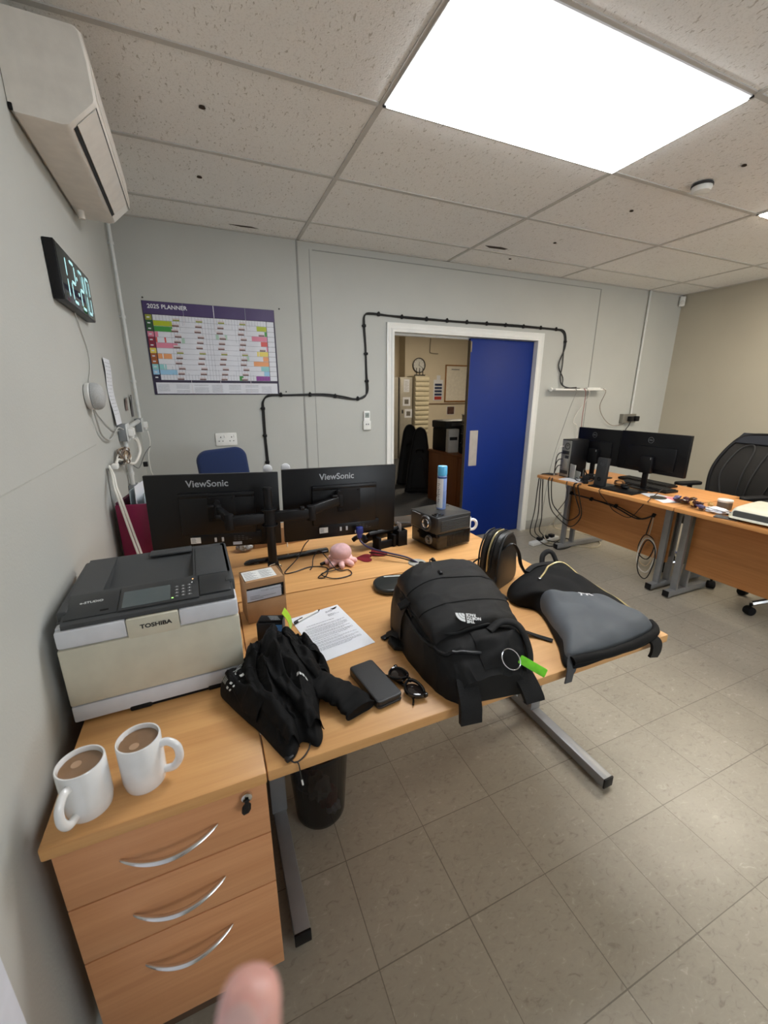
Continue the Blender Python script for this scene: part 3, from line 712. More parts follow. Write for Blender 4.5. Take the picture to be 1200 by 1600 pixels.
# small things peeking over the monitors
for k, (x, lb) in enumerate(((.208, 'left of two small white discs peeking over the gap between the monitors'), (.279, 'right of two small white discs peeking over the gap between the monitors'))):
    t = thing('white_disc', lb, 'disc', (x*1.085, 1.80, 1.128))
    b = MB(); b.cyl((0, .0, 0), (0, .008, 0), .020, n=32, bev=.002); b.build('face', mat('matt_white', srgb(226, 228, 232), .5), t)
    b = MB(); b.tube([(0, .006, -.018), (.006-.012*k, .03, -.06), (.008-.016*k, .05, -.2), (.008-.016*k, .05, -.386)], .003, n=8); b.build('stem', whitep, t)

# ------------------------------------------------------------------ on the far desk
kt_ = thing('sound_bar', 'slim glossy black bar lying on the desk behind the monitor arm pole', 'sound bar', (.275, 1.712, DP), R(2))
b = MB(); b.ring([[(x, y*k, .002+z*k) for y, z in ((-.016, 0), (.016, 0), (.016, .010), (.006, .017), (-.010, .017), (-.016, .008))] for x, k in ((-.19, .35), (-.182, .75), (-.165, 1), (.175, 1), (.18, .9))]); b.build('case', blackg, kt_)
b = MB(); b.text('media', .008, TM((-.14, -.0165, .006), FRONT), .0002); b.build('lettering', printg, kt_)
cb = thing('cardboard_box', 'long brown cardboard box lying behind the monitor pole', 'box', (.27, 1.93, DP), R(4))
b = MB(); b.box((-.125, -.04, 0), (.125, .04, .085), .002); b.build('carton', kraft, cb)
b = MB(); b.box((-.126, -.006, .085), (.126, .006, .0856)); b.build('tape', mat('packing_tape', srgb(150, 120, 84), .3), cb)
pb_ = MB(); sd = 3.3
pb_.sphere((.105, 1.88, DT+.026), (.035, .03, .026), 26, 16, f=lambda v: 1+.45*noise.noise(v*3.1+Vector((sd, 0, 0)))*(1 if v.z > -.6 else .1)); tag(pb_.build('plastic_bag', mat('crumpled_clear_plastic', srgb(196, 194, 188), .15, var=.15, trans=.35), smooth_deg=20), 'crumpled clear plastic bag beside the printer, behind left monitor', 'plastic bag')
# octopus plush
oc = thing('octopus_plush', 'small pale pink plush octopus sitting on the desk by the tangled cable', 'toy', (.470, 1.562, DP), R(20))
pink = mat('pink_plush', srgb(246, 196, 194), .9, var=.05, bump=.6, bscale=600, sheen=.3)
pinkg = mat('pink_grey_plush', srgb(222, 178, 180), .9, var=.16, vscale=34, bump=.6, bscale=600, sheen=.3)
b = MB(); b.sphere((0, 0, .052), (.047, .046, .036), 28, 18, f=lambda v: 1+.05*max(0, v.z)+.03*noise.noise(v*2.2)); b.build('head', pinkg, oc)
b = MB(); b.sphere((0, 0, .026), (.042, .042, .022), 28, 12); b.build('body', pink, oc)
for k in range(8):
    a = 2*PI*k/8+.2; b = MB(); b.tube([(.028*math.cos(a), .028*math.sin(a), .020), (.047*math.cos(a), .047*math.sin(a), .015), (.060*math.cos(a), .060*math.sin(a), .0125)], .0125, n=14, sub=5, rf=lambda u: (1.0 if u < .8 else 1.0)*math.sqrt(max(.02, 1-(max(0, u-.7)/.3)**2))); b.sphere((.059*math.cos(a), .059*math.sin(a), .0125), .0115, 14, 10); b.build('tentacle', pink, oc)
# tangled black lead
tl = MB(); tl.tube([(.365, 1.70, .815), (.34, 1.68, .80), (.30, 1.64, .762), (.23, 1.555, .744), (.265, 1.545, .744), (.34, 1.57, .744), (.40, 1.53, .744), (.37, 1.45, .744), (.345, 1.46, .744), (.43, 1.53, .746), (.45, 1.50, .746), (.36, 1.475, .748), (.40, 1.42, .744), (.47, 1.43, .744), (.475, 1.48, .744), (.43, 1.485, .748), (.40, 1.54, .79), (.385, 1.60, .80), (.36, 1.60, .77), (.345, 1.56, .75), (.33, 1.54, .744)], .0022, n=8, sub=8)
tag(tl.build('headphone_lead', cablek), 'thin black lead tangled on the desk in front of the pink plush octopus', 'cable')
pl = thing('lead_plug', 'small black inline plug among the tangled leads left of the pink octopus', 'plug', (.395, 1.575, DP+.008), R(30))
b = MB(); b.cyl((-.014, 0, 0), (.010, 0, 0), .0065, n=16, bev=.002); b.build('body', blackp, pl); b = MB(); b.cyl((.010, 0, 0), (.02, 0, 0), .003, n=10); b.build('tip', chrome, pl)
# hearts
felt = mat('dark_red_felt', srgb(120, 14, 28), .9, var=.12, vscale=60, bump=.6, bscale=600)
def heart(w):
    return [(w*.06*16*math.sin(a)**3/1., w*.06*(13*math.cos(a)-5*math.cos(2*a)-2*math.cos(3*a)-math.cos(4*a))) for a in [2*PI*k/40 for k in range(40)]]
for (x, y, rz, lb, z_) in ((.582, 1.575, -1.9, 'dark red felt heart on the desk touching the pink octopus', 0), (.655, 1.600, -1.2, 'dark red felt heart on the desk half under the telephone', .003)):
    b = MB(); b.prism(heart(.046), 0, .0028, .0008); tag(b.build('felt_heart', felt, loc=(x, y, DP+z_), rot=(0, 0, rz)), lb, 'heart')
# telephone
tp = thing('telephone', 'black desk telephone on a tilted stand behind the red hearts', 'telephone', (.712, 1.70, DP), R(-168))
b = MB(); b.prism([(-.085, .0), (.085, .0), (.085, .105), (-.085, .105)], -.006, .012, .004, M=TM((0, -.045, .018), (R(38), 0, 0))); b.build('body', blackp, tp)
b = MB(); b.box((-.05, .005, 0), (-.035, .06, .06), .003); b.box((.035, .005, 0), (.05, .06, .06), .003); b.box((-.05, .035, .0), (.05, .05, .035), .003); b.build('stand', blackm, tp)
b = MB(); b.prism(rrect(.075, .04, .003), .012, .0135, M=TM((.03, -.045, .018), (R(38), 0, 0)) @ TM((0, .08, 0))); b.build('display', mat('lcd_grey', srgb(120, 124, 120), .2), tp)
b = MB(); b.tube([(.115, -.065, .03), (.10, -.05, .045), (.098, .0, .06), (.105, .035, .052)], .014, n=12, flat=.8); b.build('handset', blackp, tp)
ph2 = thing('desk_organiser', 'small upright black box holding a white card, between telephone and projectors', 'organiser', (.805, 1.680, DP), R(6))
b = MB(); b.box((-.024, -.03, 0), (.024, .03, .003)); b.box((-.024, -.03, 0), (.024, -.026, .075), .001); b.box((-.024, .026, 0), (.024, .03, .075), .001); b.box((-.024, -.03, 0), (-.021, .03, .075), .001); b.box((.021, -.03, 0), (.024, .03, .075), .001); b.build('holder', blackp, ph2)
b = MB(); b.grid(lambda u, v: (-.016+.012*math.sin(v*2), -.02+.035*u, .004+.105*v), 3, 8, .001); b.build('card', paperw, ph2)
bk = thing('notebook', 'dark brown notebook with pale edge lying behind the projectors at the desk end', 'notebook', (1.03, 1.975, DP), R(-6))
b = MB(); b.box((-.12, -.06, .002), (.12, .06, .016), .001); b.build('pages', mat('page_edges', srgb(190, 176, 150), .8), bk)
b = MB(); b.box((-.123, -.063, .0145), (.123, .063, .018), .001); b.box((-.123, -.063, 0), (.123, .063, .002)); b.build('cover', mat('brown_cover', srgb(64, 54, 46), .5), bk)
st = thing('stapler', 'black stapler lying behind the organiser next to the projectors', 'stapler', (.93, 1.90, DP), R(8))
b = MB(); b.box((-.05, -.014, 0), (.05, .014, .01), .003); b.build('base', blackp, st); b = MB(); b.prism([(-.05, .012), (.05, .012), (.048, .022), (-.03, .034), (-.05, .030)], -.013, .013, .003, M=TM((0, 0, 0), FRONT)); b.build('arm', darkgrey, st)

# ------------------------------------------------------------------ stacked projectors with an aerosol can
def projector(label, loc, rz, w, d, h, upper):
    """lens face looks to local -x, vent face to -y"""
    t = thing('projector', label, 'projector', loc, rz)
    m_ = mat('projector_dark_grey', (.020, .021, .022), .42, bump=.15, bscale=500) if upper else blackg
    b = MB(); b.prism(rrect(w, d, .012, 4, w/2, d/2), .006, h, .006, 3); b.build('case', m_, t)
    for fx, fy in ((.03, .03), (w-.03, .03), (w/2, d-.03)):
        b = MB(); b.cyl((fx, fy, 0), (fx, fy, .008), .009, n=16); b.build('foot', blackm, t)
    ly = .075 if upper else .06; r_ = .034 if upper else .020
    b = MB(); M = TM((0, ly, h*.52), (0, -PI/2, 0))
    b.lathe([(r_*1.15, -.012), (r_*1.15, .002), (r_, .009), (r_*.9, .009), (r_*.72, -.002), (r_*.7, -.006)], 40, M, caps=False); lr = b.build('lens_ring', mat('lens_ring_grey', (.055, .057, .06), .35) if upper else silver, t)
    b = MB(); b.lathe([(r_*.72, .004), (r_*.62, .008), (r_*.56, .004), (r_*.5, -.003)], 36, M, caps=False); b.build('lens_collar', chrome, lr)
    b = MB(); b.lathe([(0, -.001), (r_*.25, -.0016), (r_*.5, -.004)], 32, M, caps=False); b.build('lens', mat('lens_glass', (.012, .012, .02), .03, spec=1.), lr)
    if upper:
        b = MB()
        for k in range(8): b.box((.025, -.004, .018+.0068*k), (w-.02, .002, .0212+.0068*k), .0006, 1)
        b.build('vent', mat('vent_grey', (.06, .062, .065), .35), t)  # ribs coloured lighter than the case to imitate highlights on them
        b = MB(); b.box((.012, .02, h-.001), (.06, .055, h+.004), .004); b.box((.022, .028, h+.003), (.05, .047, h+.008), .003); b.build('focus_slider', blackg, t)
        b = MB(); b.tube([(-.0005, .118, h-.008), (-.0008, .16, h-.006), (-.0005, d-.02, h-.007)], .003, n=8, flat=.5); b.build('trim_strip', silver, t)
        for k in range(5):
            b = MB(); b.cyl((w*.62+.014*k, d*.7, h), (w*.62+.014*k, d*.7, h+.0018), .004, n=12); b.build('button', darkgrey, t)
    else:
        b = MB()
        for k in range(14): b.box((.06+.010*k, -.0012, .015), (.064+.010*k, .002, h-.015))
        b.build('vent', blackm, t)
    return t
projector('glossy black projector on the desk, lower of the two stacked projectors', (.917, 1.512, DP), R(10.5), .213, .20, .083, False)
projector('dark grey projector with large lens, upper of the two stacked projectors', (.897, 1.492, DP+.083), R(9.5), .212, .20, .086, True)
ca = thing('aerosol_can', 'tall blue and white aerosol can standing on the upper projector', 'spray can', (1.0, 1.63, DP+.169), R(-20))
b = MB(); b.lathe([(0, 0), (.021, 0), (.0225, .003), (.0225, .158), (.0215, .162), (.018, .165), (0, .165)], 40, caps=False); b.build('can', mat('can_periwinkle', srgb(142, 168, 226), .28, coat=.2), ca)
b = MB(); b.lathe([(.0195, .162), (.0225, .164), (.0225, .203), (.021, .207), (0, .208)], 40, caps=False); b.build('cap', mat('cap_sky_blue', srgb(86, 178, 226), .3), ca)
b = MB(); A0, A1 = R(150), R(275)
b.grid(lambda u, v: (.0228*math.cos(A0+(A1-A0)*u), .0228*math.sin(A0+(A1-A0)*u), .008+.142*v), 14, 2, .0002); wl = b.build('label', mat('can_label_white', srgb(226, 228, 232), .35), ca)
b = MB()
def onc(a, z, da, dz):
    b.grid(lambda u, v: (.0233*math.cos(R(a+da*u)), .0233*math.sin(R(a+da*u)), z+dz*v), 4, 1, .0001)
onc(160, .012, 26, .022)
for k in range(12): onc(205, .03+.0085*k, 18+8*(k % 3), .0025)
onc(178, .06, 20, .012); onc(180, .086, 14, .003); onc(180, .095, 16, .003)
b.build('print', printg, wl)
b = MB(); b.lathe([(.0227, .150), (.0228, .150), (.0228, .158), (.0227, .158)], 40, caps=False); b.build('band', mat('can_band_navy', srgb(58, 84, 140), .3), ca)

# ------------------------------------------------------------------ dark case on the near desk
gc = thing('glasses_case', 'flat oval black case with a pale stripe, half under the backpack', 'case', (.615, 1.262, DP), R(-12))
b = MB(); b.prism(rrect(.215, .135, .058, 8), 0, .022, .009, 4); b.build('shell', mat('case_charcoal', (.022, .025, .024), .35, bump=.2, bscale=500), gc)
b = MB(); b.prism(rrect(.16, .0085, .004), .0218, .0232, M=TM((.02, .045, 0), (0, 0, R(-3)))); b.build('stripe', mat('reflective_stripe', srgb(205, 210, 206), .4), gc)

# ------------------------------------------------------------------ maroon box file against the left wall
bf = thing('box_file', 'tall maroon box file standing against the left wall behind the printer', 'box file', (-.295, 1.80, DP), R(-8))
mar = mat('maroon_card', srgb(130, 14, 66), .45, var=.1, vscale=12, bump=.2)
mar2 = mat('maroon_card_dark', srgb(84, 16, 50), .5, var=.1)
b = MB(); b.box((-.06, -.0, 0), (-.045, .26, .295), .002); b.box((.12, .0, 0), (.135, .26, .285), .002); b.box((-.06, .0, 0), (.135, .26, .004)); b.build('side', mar2, bf)
b = MB(); b.box((-.062, -.004, 0), (.136, .004, .285), .003); b.build('spine', mar, bf)
b = MB(); b.box((-.06, .255, 0), (.135, .262, .285), .003); b.build('lid', mar, bf)
for k, (dx, hh) in enumerate(((-.02, .33), (.0, .345), (.03, .315), (.06, .30))):
    b = MB(); b.grid(lambda u, v: (dx+.05*u*0+.008*v*v, .02+.21*u, .006+hh*v), 4, 6, .002); b.build('paper', paperw if k % 2 else mat('paper_grey_blue', srgb(170, 184, 190), .7), bf)

# ------------------------------------------------------------------ blue office chair behind the far desk
bluef = mat('navy_blue_fabric', srgb(24, 44, 88), .9, var=.1, vscale=200, bump=.5, bscale=800, sheen=.2)
oc_ = thing('office_chair', 'navy blue fabric office chair behind the left monitor, facing the desk', 'chair', (.13, 2.62, 0), R(7))
b = MB(); b.prism(rrect(.30, .46, .07, 7), -.03, .03, .02, 4, M=TM((-.03, .12, .885), (R(84), 0, R(0))) @ TM((0, 0, 0), (0, 0, R(4)))); b.build('backrest', bluef, oc_)
b = MB(); b.prism(rrect(.44, .42, .08, 7), -.03, .035, .02, 4, M=TM((0, -.05, .47))); b.build('seat', bluef, oc_)
b = MB(); b.tube([(0, .12, .43), (0, .18, .5), (0, .18, .62), (0, .15, .75)], .022, n=10, flat=.6); b.build('back_stem', blackp, oc_)
b = MB(); b.cyl((0, 0, .09), (0, 0, .44), .026, n=20); b.build('gas_column', blackp, oc_)
b = MB()
for k in range(5):
    a = 2*PI*k/5+.3; b.tube([(0, 0, .10), (.14*math.cos(a), .14*math.sin(a), .085), (.27*math.cos(a), .27*math.sin(a), .062)], .020, n=8)
ba = b.build('star_base', blackp, oc_)
for k in range(5):
    a = 2*PI*k/5+.3; b = MB(); c_ = Vector((.27*math.cos(a), .27*math.sin(a), .026)); q_ = Vector((-math.sin(a), math.cos(a), 0))
    b.cyl(c_-q_*.022, c_+q_*.022, .026, n=18, bev=.004); b.build('castor', blackm, oc_)
# ------------------------------------------------------------------ soft things on the near desk
from mathutils.bvhtree import BVHTree
def lump(outline, c, hfun, edge=.35, nr=26, nt=120, z0=.7412, under=True):
    """closed soft body over a star-shaped plan outline: returns MB"""
    P = smooth([(x, y, 0) for x, y in outline], 12, True); n = len(P)
    # resample by arc length
    L_ = [0]
    for i in range(n): L_.append(L_[-1]+(P[(i+1) % n]-P[i]).length)
    def at(s):
        s = s % L_[-1]
        for i in range(n):
            if L_[i+1] >= s: return P[i].lerp(P[(i+1) % n], (s-L_[i])/max(1e-9, L_[i+1]-L_[i]))
        return P[0]
    B = [at(L_[-1]*k/nt) for k in range(nt)]
    rings = []
    cx = Vector((c[0], c[1], 0))
    if under: rings.append([(b.x, b.y, z0) for b in [cx+(q-cx)*.93 for q in B]])
    for j in range(nr+1):
        a = PI/2*j/nr; t = math.cos(a)**.75 if j < nr else 0.004
        row = []
        for q in B:
            p = cx+(q-cx)*t; d = (q-cx).length*(1-t)
            e = min(1, d/edge); prof = math.sqrt(max(0, 1-(1-e)**2))
            h = hfun(p.x, p.y)*(.10+.90*prof)
            row.append((p.x, p.y, z0+max(.002, h)))
        rings.append(row)
    b = MB(); b.ring(rings); return b
def surf(o): 
    me = o.data; return BVHTree.FromPolygons([v.co.copy() for v in me.vertices], [tuple(p.vertices) for p in me.polygons])
def drop(T, x, y, lift=.002, z=2.):
    h = T.ray_cast(Vector((x, y, z)), Vector((0, 0, -1)))
    return Vector((x, y, (h[0].z if h[0] else DT)+lift))
def cord(T, pts, r, lift=.001, sub=5, n=8, flat=1.):
    P = smooth([(x, y, 0) for x, y in pts], sub); b = MB(); b.tube([drop(T, p.x, p.y, lift) for p in P], r, n=n, sub=0, flat=flat); return b
def fn3(x, y, s, seed=0.): return noise.noise(Vector((x*s, y*s, seed)))
def ridge(x): return 1-abs(2*((x) % 1)-1)
fabric_k = mat('black_nylon_ripstop', (.0045, .0045, .005), .5, bump=.7, bscale=1100, spec=.28)
fabric_soft = mat('black_soft_shell', (.0030, .0030, .0033), .7, bump=.5, bscale=1300, spec=.22)
webbing = mat('black_webbing', (.005, .005, .0055), .55, bump=.9, bscale=700, spec=.3)

# ---- black backpack lying on its back, top end toward the viewer
bp = thing('backpack', 'large black backpack with white mountain logo and green tag, lying on the near desk', 'backpack', (.560, .640, DP), R(-9))
UW = [(0, .085, .062), (.03, .112, .095), (.06, .126, .116), (.12, .142, .142), (.20, .156, .166), (.30, .162, .186), (.36, .158, .190), (.41, .140, .176), (.44, .110, .140), (.458, .06, .075)]
def uw(u):
    for a, b_ in zip(UW, UW[1:]):
        if u <= b_[0]:
            t = (u-a[0])/(b_[0]-a[0]); t = t*t*(3-2*t)*.5+t*.5; return a[1]+(b_[1]-a[1])*t, a[2]+(b_[2]-a[2])*t
    return UW[-1][1:]
def PB(u, a, k=1., lift=0., wr=1.):
    """point on the pack: u along (m), a across 0..1 (left..right)"""
    w, h = uw(max(0, min(.458, u))); th = PI*(1-a); c_, s_ = math.cos(th), math.sin(th)
    v = w*k*math.copysign(abs(c_)**.72, c_); z = h*abs(s_)**.58*k
    q_ = noise.noise(Vector((u*13, a*6, 4.))); cz_ = (1-abs(noise.noise(Vector((u*17+q_, a*5.5+q_, 8.)))))**5
    cr_ = wr*(.0075*cz_+.0055*fn3(u*1.0, a*.35, 16, 3.)+.004*ridge(u*9+2.2*fn3(u, a*.3, 7, 9.))*math.sin(PI*a)**.5*-1)
    return Vector((v, u, max(.0, z+lift+cr_*min(1, 3*abs(s_)))))
b = MB(); rings = []
for i in range(49):
    u = .458*i/48; rings.append([PB(u, j/44) for j in range(45)]+[(uw(u)[0]*.5, u, 0), (-uw(u)[0]*.5, u, 0)])
b.ring(rings); b.build('body', fabric_k, bp)
# front pocket panel
def PK(u, a, lift=.018): 
    p = PB(u, a, 1., 0, .5); e = min(1, min((u-.095)/.03, (.385-u)/.045, (a-.20)/.07, (.80-a)/.07)); e = max(0, e)
    n_ = Vector(((a-.5)*1.1, .05, 1)).normalized(); return p+n_*(.003+lift*math.sqrt(1-(1-e)**2))
b = MB(); b.grid(lambda s, t: PK(.095+.29*s, .20+.60*t), 40, 40, .0); b.build('front_pocket', mat('black_nylon_pocket', (.005, .005, .0055), .45, bump=.7, bscale=1100, spec=.32), bp)
def bpath(pts, r, name, m, f=PK, lift=.001, n=8, flat=1., parent=None):
    P = smooth([(u, a, 0) for u, a in pts], 6); b = MB(); b.tube([f(p.x, p.y)+Vector((0, 0, lift)) for p in P], r, n=n, sub=0, flat=flat); return b.build(name, m, parent or bp)
pk0 = lambda u, a: PB(u, a)
bpath([(.375, .24), (.32, .205), (.22, .20), (.13, .23), (.098, .34), (.094, .5), (.098, .66), (.13, .77), (.22, .80), (.32, .795), (.375, .76), (.388, .5), (.375, .24)], .0042, 'piping', webbing, PB, .004)
bpath([(.30, .17), (.16, .15), (.075, .22), (.048, .38), (.042, .5), (.048, .62), (.075, .78), (.16, .85), (.30, .83)], .0050, 'main_zip', blackp, PB, .001)
bpath([(.26, .22), (.262, .4), (.258, .6), (.26, .78)], .0026, 'pocket_seam', webbing, PK, .0)
bpath([(.175, .22), (.165, .4), (.165, .6), (.175, .78)], .0022, 'pocket_seam', webbing, PK, -.0005)
# top pocket mound, handle and hanging straps at the near end
b = MB(); b.grid(lambda s, t: PB(.012+.075*s, .46+.42*t)+Vector((0, 0, .002+.03*math.sin(PI*s)**.7*math.sin(PI*t)**.6)), 16, 20); b.build('top_pocket', fabric_k, bp)
b = MB(); b.tube([PB(.075, .52)+Vector((0, 0, .012)), PB(.085, .60)+Vector((0, 0, .030)), PB(.075, .72)+Vector((0, -.01, .034)), PB(.045, .82)+Vector((0, -.015, .022)), PB(.015, .86)+Vector((0, -.012, .01))], .011, n=12, flat=.55); b.build('grab_handle', webbing, bp)
b = MB()
def strapg(pts, w, th, side=(1, 0, 0)):
    P = smooth(pts, 8); sd = Vector(side); g_ = MB(); rings = []
    for i, p in enumerate(P):
        t = (P[min(i+1, len(P)-1)]-P[max(i-1, 0)]).normalized(); s_ = (sd-t*sd.dot(t)).normalized(); n_ = s_.cross(t)
        rings.append([p+s_*w/2+n_*th/2, p-s_*w/2+n_*th/2, p-s_*w/2-n_*th/2, p+s_*w/2-n_*th/2])
    g_.ring(rings); return g_
strapg([(-.062, .04, .070), (-.068, .006, .042), (-.070, -.018, .012), (-.072, -.026, -.012), (-.072, -.028, -.026)], .052, .014).build('shoulder_strap', webbing, bp)
strapg([(.075, .03, .06), (.086, -.002, .03), (.092, -.022, .006), (.093, -.026, -.004)], .050, .012).build('shoulder_strap', webbing, bp)
# hip-belt wing and side straps
b = MB(); b.prism([(-.16, .34), (-.19, .27), (-.182, .235), (-.15, .22), (-.12, .25), (-.12, .34)], .004, .020, .006); b.build('side_wing', webbing, bp)
strapg([PB(.245, .02)+Vector((-.004, 0, 0)), PB(.25, .10)+Vector((-.005, 0, .004)), PB(.252, .20)+Vector((-.002, 0, .006)), PB(.25, .28)+Vector((0, 0, .006))], .018, .0022, (0, 1, 0)).build('compression_strap', webbing, bp)
b = MB(); c_ = PB(.252, .20)+Vector((-.004, 0, .008)); q = TM(c_, (0, R(-28), 0)); b.box((-.026, -.015, -.002), (.026, .015, .007), .003, M=q); b.box((-.018, -.017, -.001), (.004, .017, .005), .003, M=q); b.build('buckle', blackp, bp)
strapg([PB(.25, .02)+Vector((-.003, 0, .002)), (-.175, .285, .03), (-.186, .305, .012)], .016, .002, (0, 1, 0)).build('strap_end', webbing, bp)
b = MB(); b.box((-.012, -.009, 0), (.012, .009, .006), .002, M=TM((-.188, .306, .002), (0, 0, .5))); b.build('ladder_lock', blackp, bp)
strapg([PB(.26, .95)+Vector((.004, 0, 0)), PB(.255, .86)+Vector((.004, 0, .004)), PB(.25, .76)+Vector((0, 0, .008))], .018, .0022, (0, 1, 0)).build('compression_strap', webbing, bp)
b = MB(); q = TM(PB(.255, .85)+Vector((.004, 0, .008)), (0, R(30), 0)); b.box((-.022, -.014, -.002), (.022, .014, .007), .003, M=q); b.build('buckle', blackp, bp)
strapg([PB(.25, .95)+Vector((.004, 0, .03)), (.20, .235, .025), (.245, .21, .006), (.285, .17, .003)], .018, .0022, (0, 1, 0)).build('strap_end', webbing, bp)
# bungee cord lacing over the far end, with cord locks
bz = [(.300, .30), (.335, .52), (.372, .27), (.395, .52), (.425, .33), (.433, .55), (.425, .68), (.395, .50), (.372, .76), (.335, .52), (.30, .72)]
bpath(bz, .0028, 'bungee_cord', mat('bungee_black', (.022, .022, .023), .35), PB, .006)
bpath([(.42, .50), (.39, .475), (.35, .46), (.31, .45), (.285, .47)], .0020, 'cord_end', blackp, lambda u, a: PB(u, a)+Vector((0, 0, .016)), .003)
for u, a in ((.418, .50), (.287, .47)):
    b = MB(); p = PB(u, a)+Vector((0, 0, .012)); b.cyl(p+Vector((0, -.009, .008)), p+Vector((0, .009, .010)), .0062, n=14, bev=.002); b.build('cord_lock', blackp, bp)
for u, a in ((.372, .27), (.372, .76), (.30, .30), (.30, .72), (.425, .33), (.425, .68)):
    b = MB(); p = PB(u, a); b.box((-.006, -.005, -.001), (.006, .005, .006), .0015, M=TM(p+Vector((0, 0, .003)))); b.build('cord_loop', webbing, bp)
for pts in ([(.25, .185), (.235, .178), (.205, .172)], [(.24, .825), (.22, .83), (.19, .825)]):
    bpath(pts, .003, 'zip_pull', blackp, PB, .008)
# logo: text and three-arc dome, upside down to the viewer
c0 = PK(.108, .47); e1 = (PK(.118, .53)-PK(.118, .41)).normalized(); e2 = (PK(.15, .47)-PK(.09, .47)).normalized(); nz_ = e1.cross(e2).normalized(); e2 = nz_.cross(e1)
LM = Matrix((-e1, -e2, nz_)).transposed().to_4x4(); LM.translation = c0+nz_*.0035
LM = LM @ Matrix.Rotation(R(-14), 4, 'Z') @ Matrix.Scale(.78, 4)
lg = MB()
for k, tx in enumerate(('THE', 'NORTH', 'FACE')): lg.text(tx, .0135, LM @ TM((.0045, .0125-.0118*k, 0)), .0003, align='RIGHT', bold=.0006, font_scale=1.0)
for r0, r1 in ((.003, .0105), (.0122, .0195), (.0212, .0300)):
    rr_ = [(r*math.cos(a), r*math.sin(a)) for r, rng in ((r0, range(11)), (r1, range(10, -1, -1))) for a in [PI/2*k/10 for k in rng]]
    lg.prism([(x+.009, y-.0155) for x, y in rr_], -.0002, .0006, M=LM)
lg.build('logo', mat('logo_white', srgb(226, 228, 228), .5), bp)
# key ring wire and green tag
wr = thing('bag_tag', 'shiny green luggage tag on a thin wire ring on the backpack', 'tag', (.602, .636, DP+.080), 0)
b = MB(); cc = Vector((-.012, -.008, .030)); ux, uz = Vector((.9, -.35, .35)).normalized(), Vector((-.05, .62, .60)).normalized()
b.tube([cc+ux*.019*math.cos(2*PI*k/20)+uz*.024*math.sin(2*PI*k/20) for k in range(20)], .0011, n=6, sub=3, closed=True); b.build('wire_ring', chrome, wr)
a0 = cc+ux*.018-uz*.006
b = MB(); tx_ = Vector((.50, -.74, -.24)).normalized(); nn_ = Vector((-.50, -.55, .67)); ty_ = (nn_-tx_*nn_.dot(tx_)).normalized().cross(tx_)
tq = Matrix((tx_, ty_, tx_.cross(ty_))).transposed().to_4x4(); tq.translation = a0+Vector((.002, 0, 0))
b.prism(rrect(.062, .020, .003, 4, .029, 0), -.0008, .0008, .0004, M=tq); b.build('tag', mat('green_metal_foil', srgb(124, 224, 52), .3, .1, var=.2, vscale=30), wr)
b = MB(); b.text('A1', .010, tq @ TM((.035, 0, .0009)), .0001); del b

# ---- grey and black backpack lying flat at the desk corner
gb = thing('flat_backpack', 'grey and black backpack with gold zip lying flat on the desk corner', 'backpack')
out1 = [(.808, .650), (.864, .742), (.930, .86), (.945, .925), (.905, .985), (.955, 1.065), (1.10, 1.105), (1.19, 1.06), (1.218, .92), (1.214, .78), (1.19, .675), (1.10, .640), (.95, .640)]
def h1(x, y):
    t = max(0, min(1, (y-.66)/.36)); s = max(0, min(1, (x-.86)/.3))
    return .030+.075*t*(.35+.65*s)+.008*fn3(x, y, 14, 2)+.010*(ridge(x*6+y*4+.8*fn3(x, y, 8, 5))-.5)*t
b = lump(out1, (1.06, .86), h1, .10); go_ = b.build('body', fabric_soft, gb, smooth_deg=60); T1 = surf(go_)
out2 = [(.822, .664), (.868, .738), (.925, .845), (.968, .932), (1.02, .918), (1.055, .905), (1.09, .875), (1.135, .845), (1.165, .785), (1.190, .700), (1.165, .668), (1.08, .655), (.94, .655)]
def h2(x, y): 
    return h1(x, y)*1.0+.016+.010*ridge((x-.9)*3.1-(y-.66)*2.0)-.004
b = lump(out2, (1.03, .76), h2, .05); g2 = b.build('front_pocket', mat('grey_nylon', srgb(84, 90, 96), .5, bump=.7, bscale=1000, spec=.5, var=.08), gb, smooth_deg=60); T2 = surf(g2)
cord(T1, [(1.02, .985), (1.06, 1.005), (1.12, 1.035), (1.175, 1.02), (1.20, .94), (1.206, .84), (1.19, .76)], .0034, .0015).build('gold_zip', mat('brass_zip', srgb(206, 190, 140), .3, .6), gb)
cord(T1, [(.822, .652), (.90, .645), (1.0, .642), (1.10, .646), (1.17, .664), (1.20, .70)], .012, .006, n=10).build('base_binding', fabric_soft, gb)
b = MB(); b.cyl(drop(T1, 1.018, .985, 0), drop(T1, 1.018, .985, .005), .006, n=16, bev=.001); b.build('zip_stud', chrome, gb)
strapg([drop(T1, .835, .662, .004), Vector((.815, .646, .748)), Vector((.806, .6405, .735)), Vector((.800, .638, .712))], .034, .003, (.9, .2, 0)).build('strap_tab', mat('grey_webbing', srgb(70, 72, 76), .6, bump=.8, bscale=700), gb)
strapg([drop(T1, 1.13, .655, .0), Vector((1.135, .636, .745)), Vector((1.135, .632, .72)), Vector((1.13, .634, .700))], .04, .008, (1, 0, 0)).build('strap_loop', webbing, gb)
b = MB(); b.tube([drop(T1, 1.13, 1.085, -.01), Vector((1.15, 1.11, .838)), Vector((1.19, 1.10, .842)), drop(T1, 1.20, 1.04, -.01)], .010, n=10, flat=.6); b.build('grab_handle', webbing, gb)
strapg([drop(T1, 1.03, 1.06, .004), drop(T1, 1.07, 1.07, .008), drop(T1, 1.12, 1.075, .008), drop(T1, 1.16, 1.06, .006)], .022, .006, (0, 1, 0)).build('shoulder_strap', webbing, gb)
tm = MB(); tb = MB(); tb.text('PR', .036, TM((0, 0, 0)), .0002, bold=.0008)
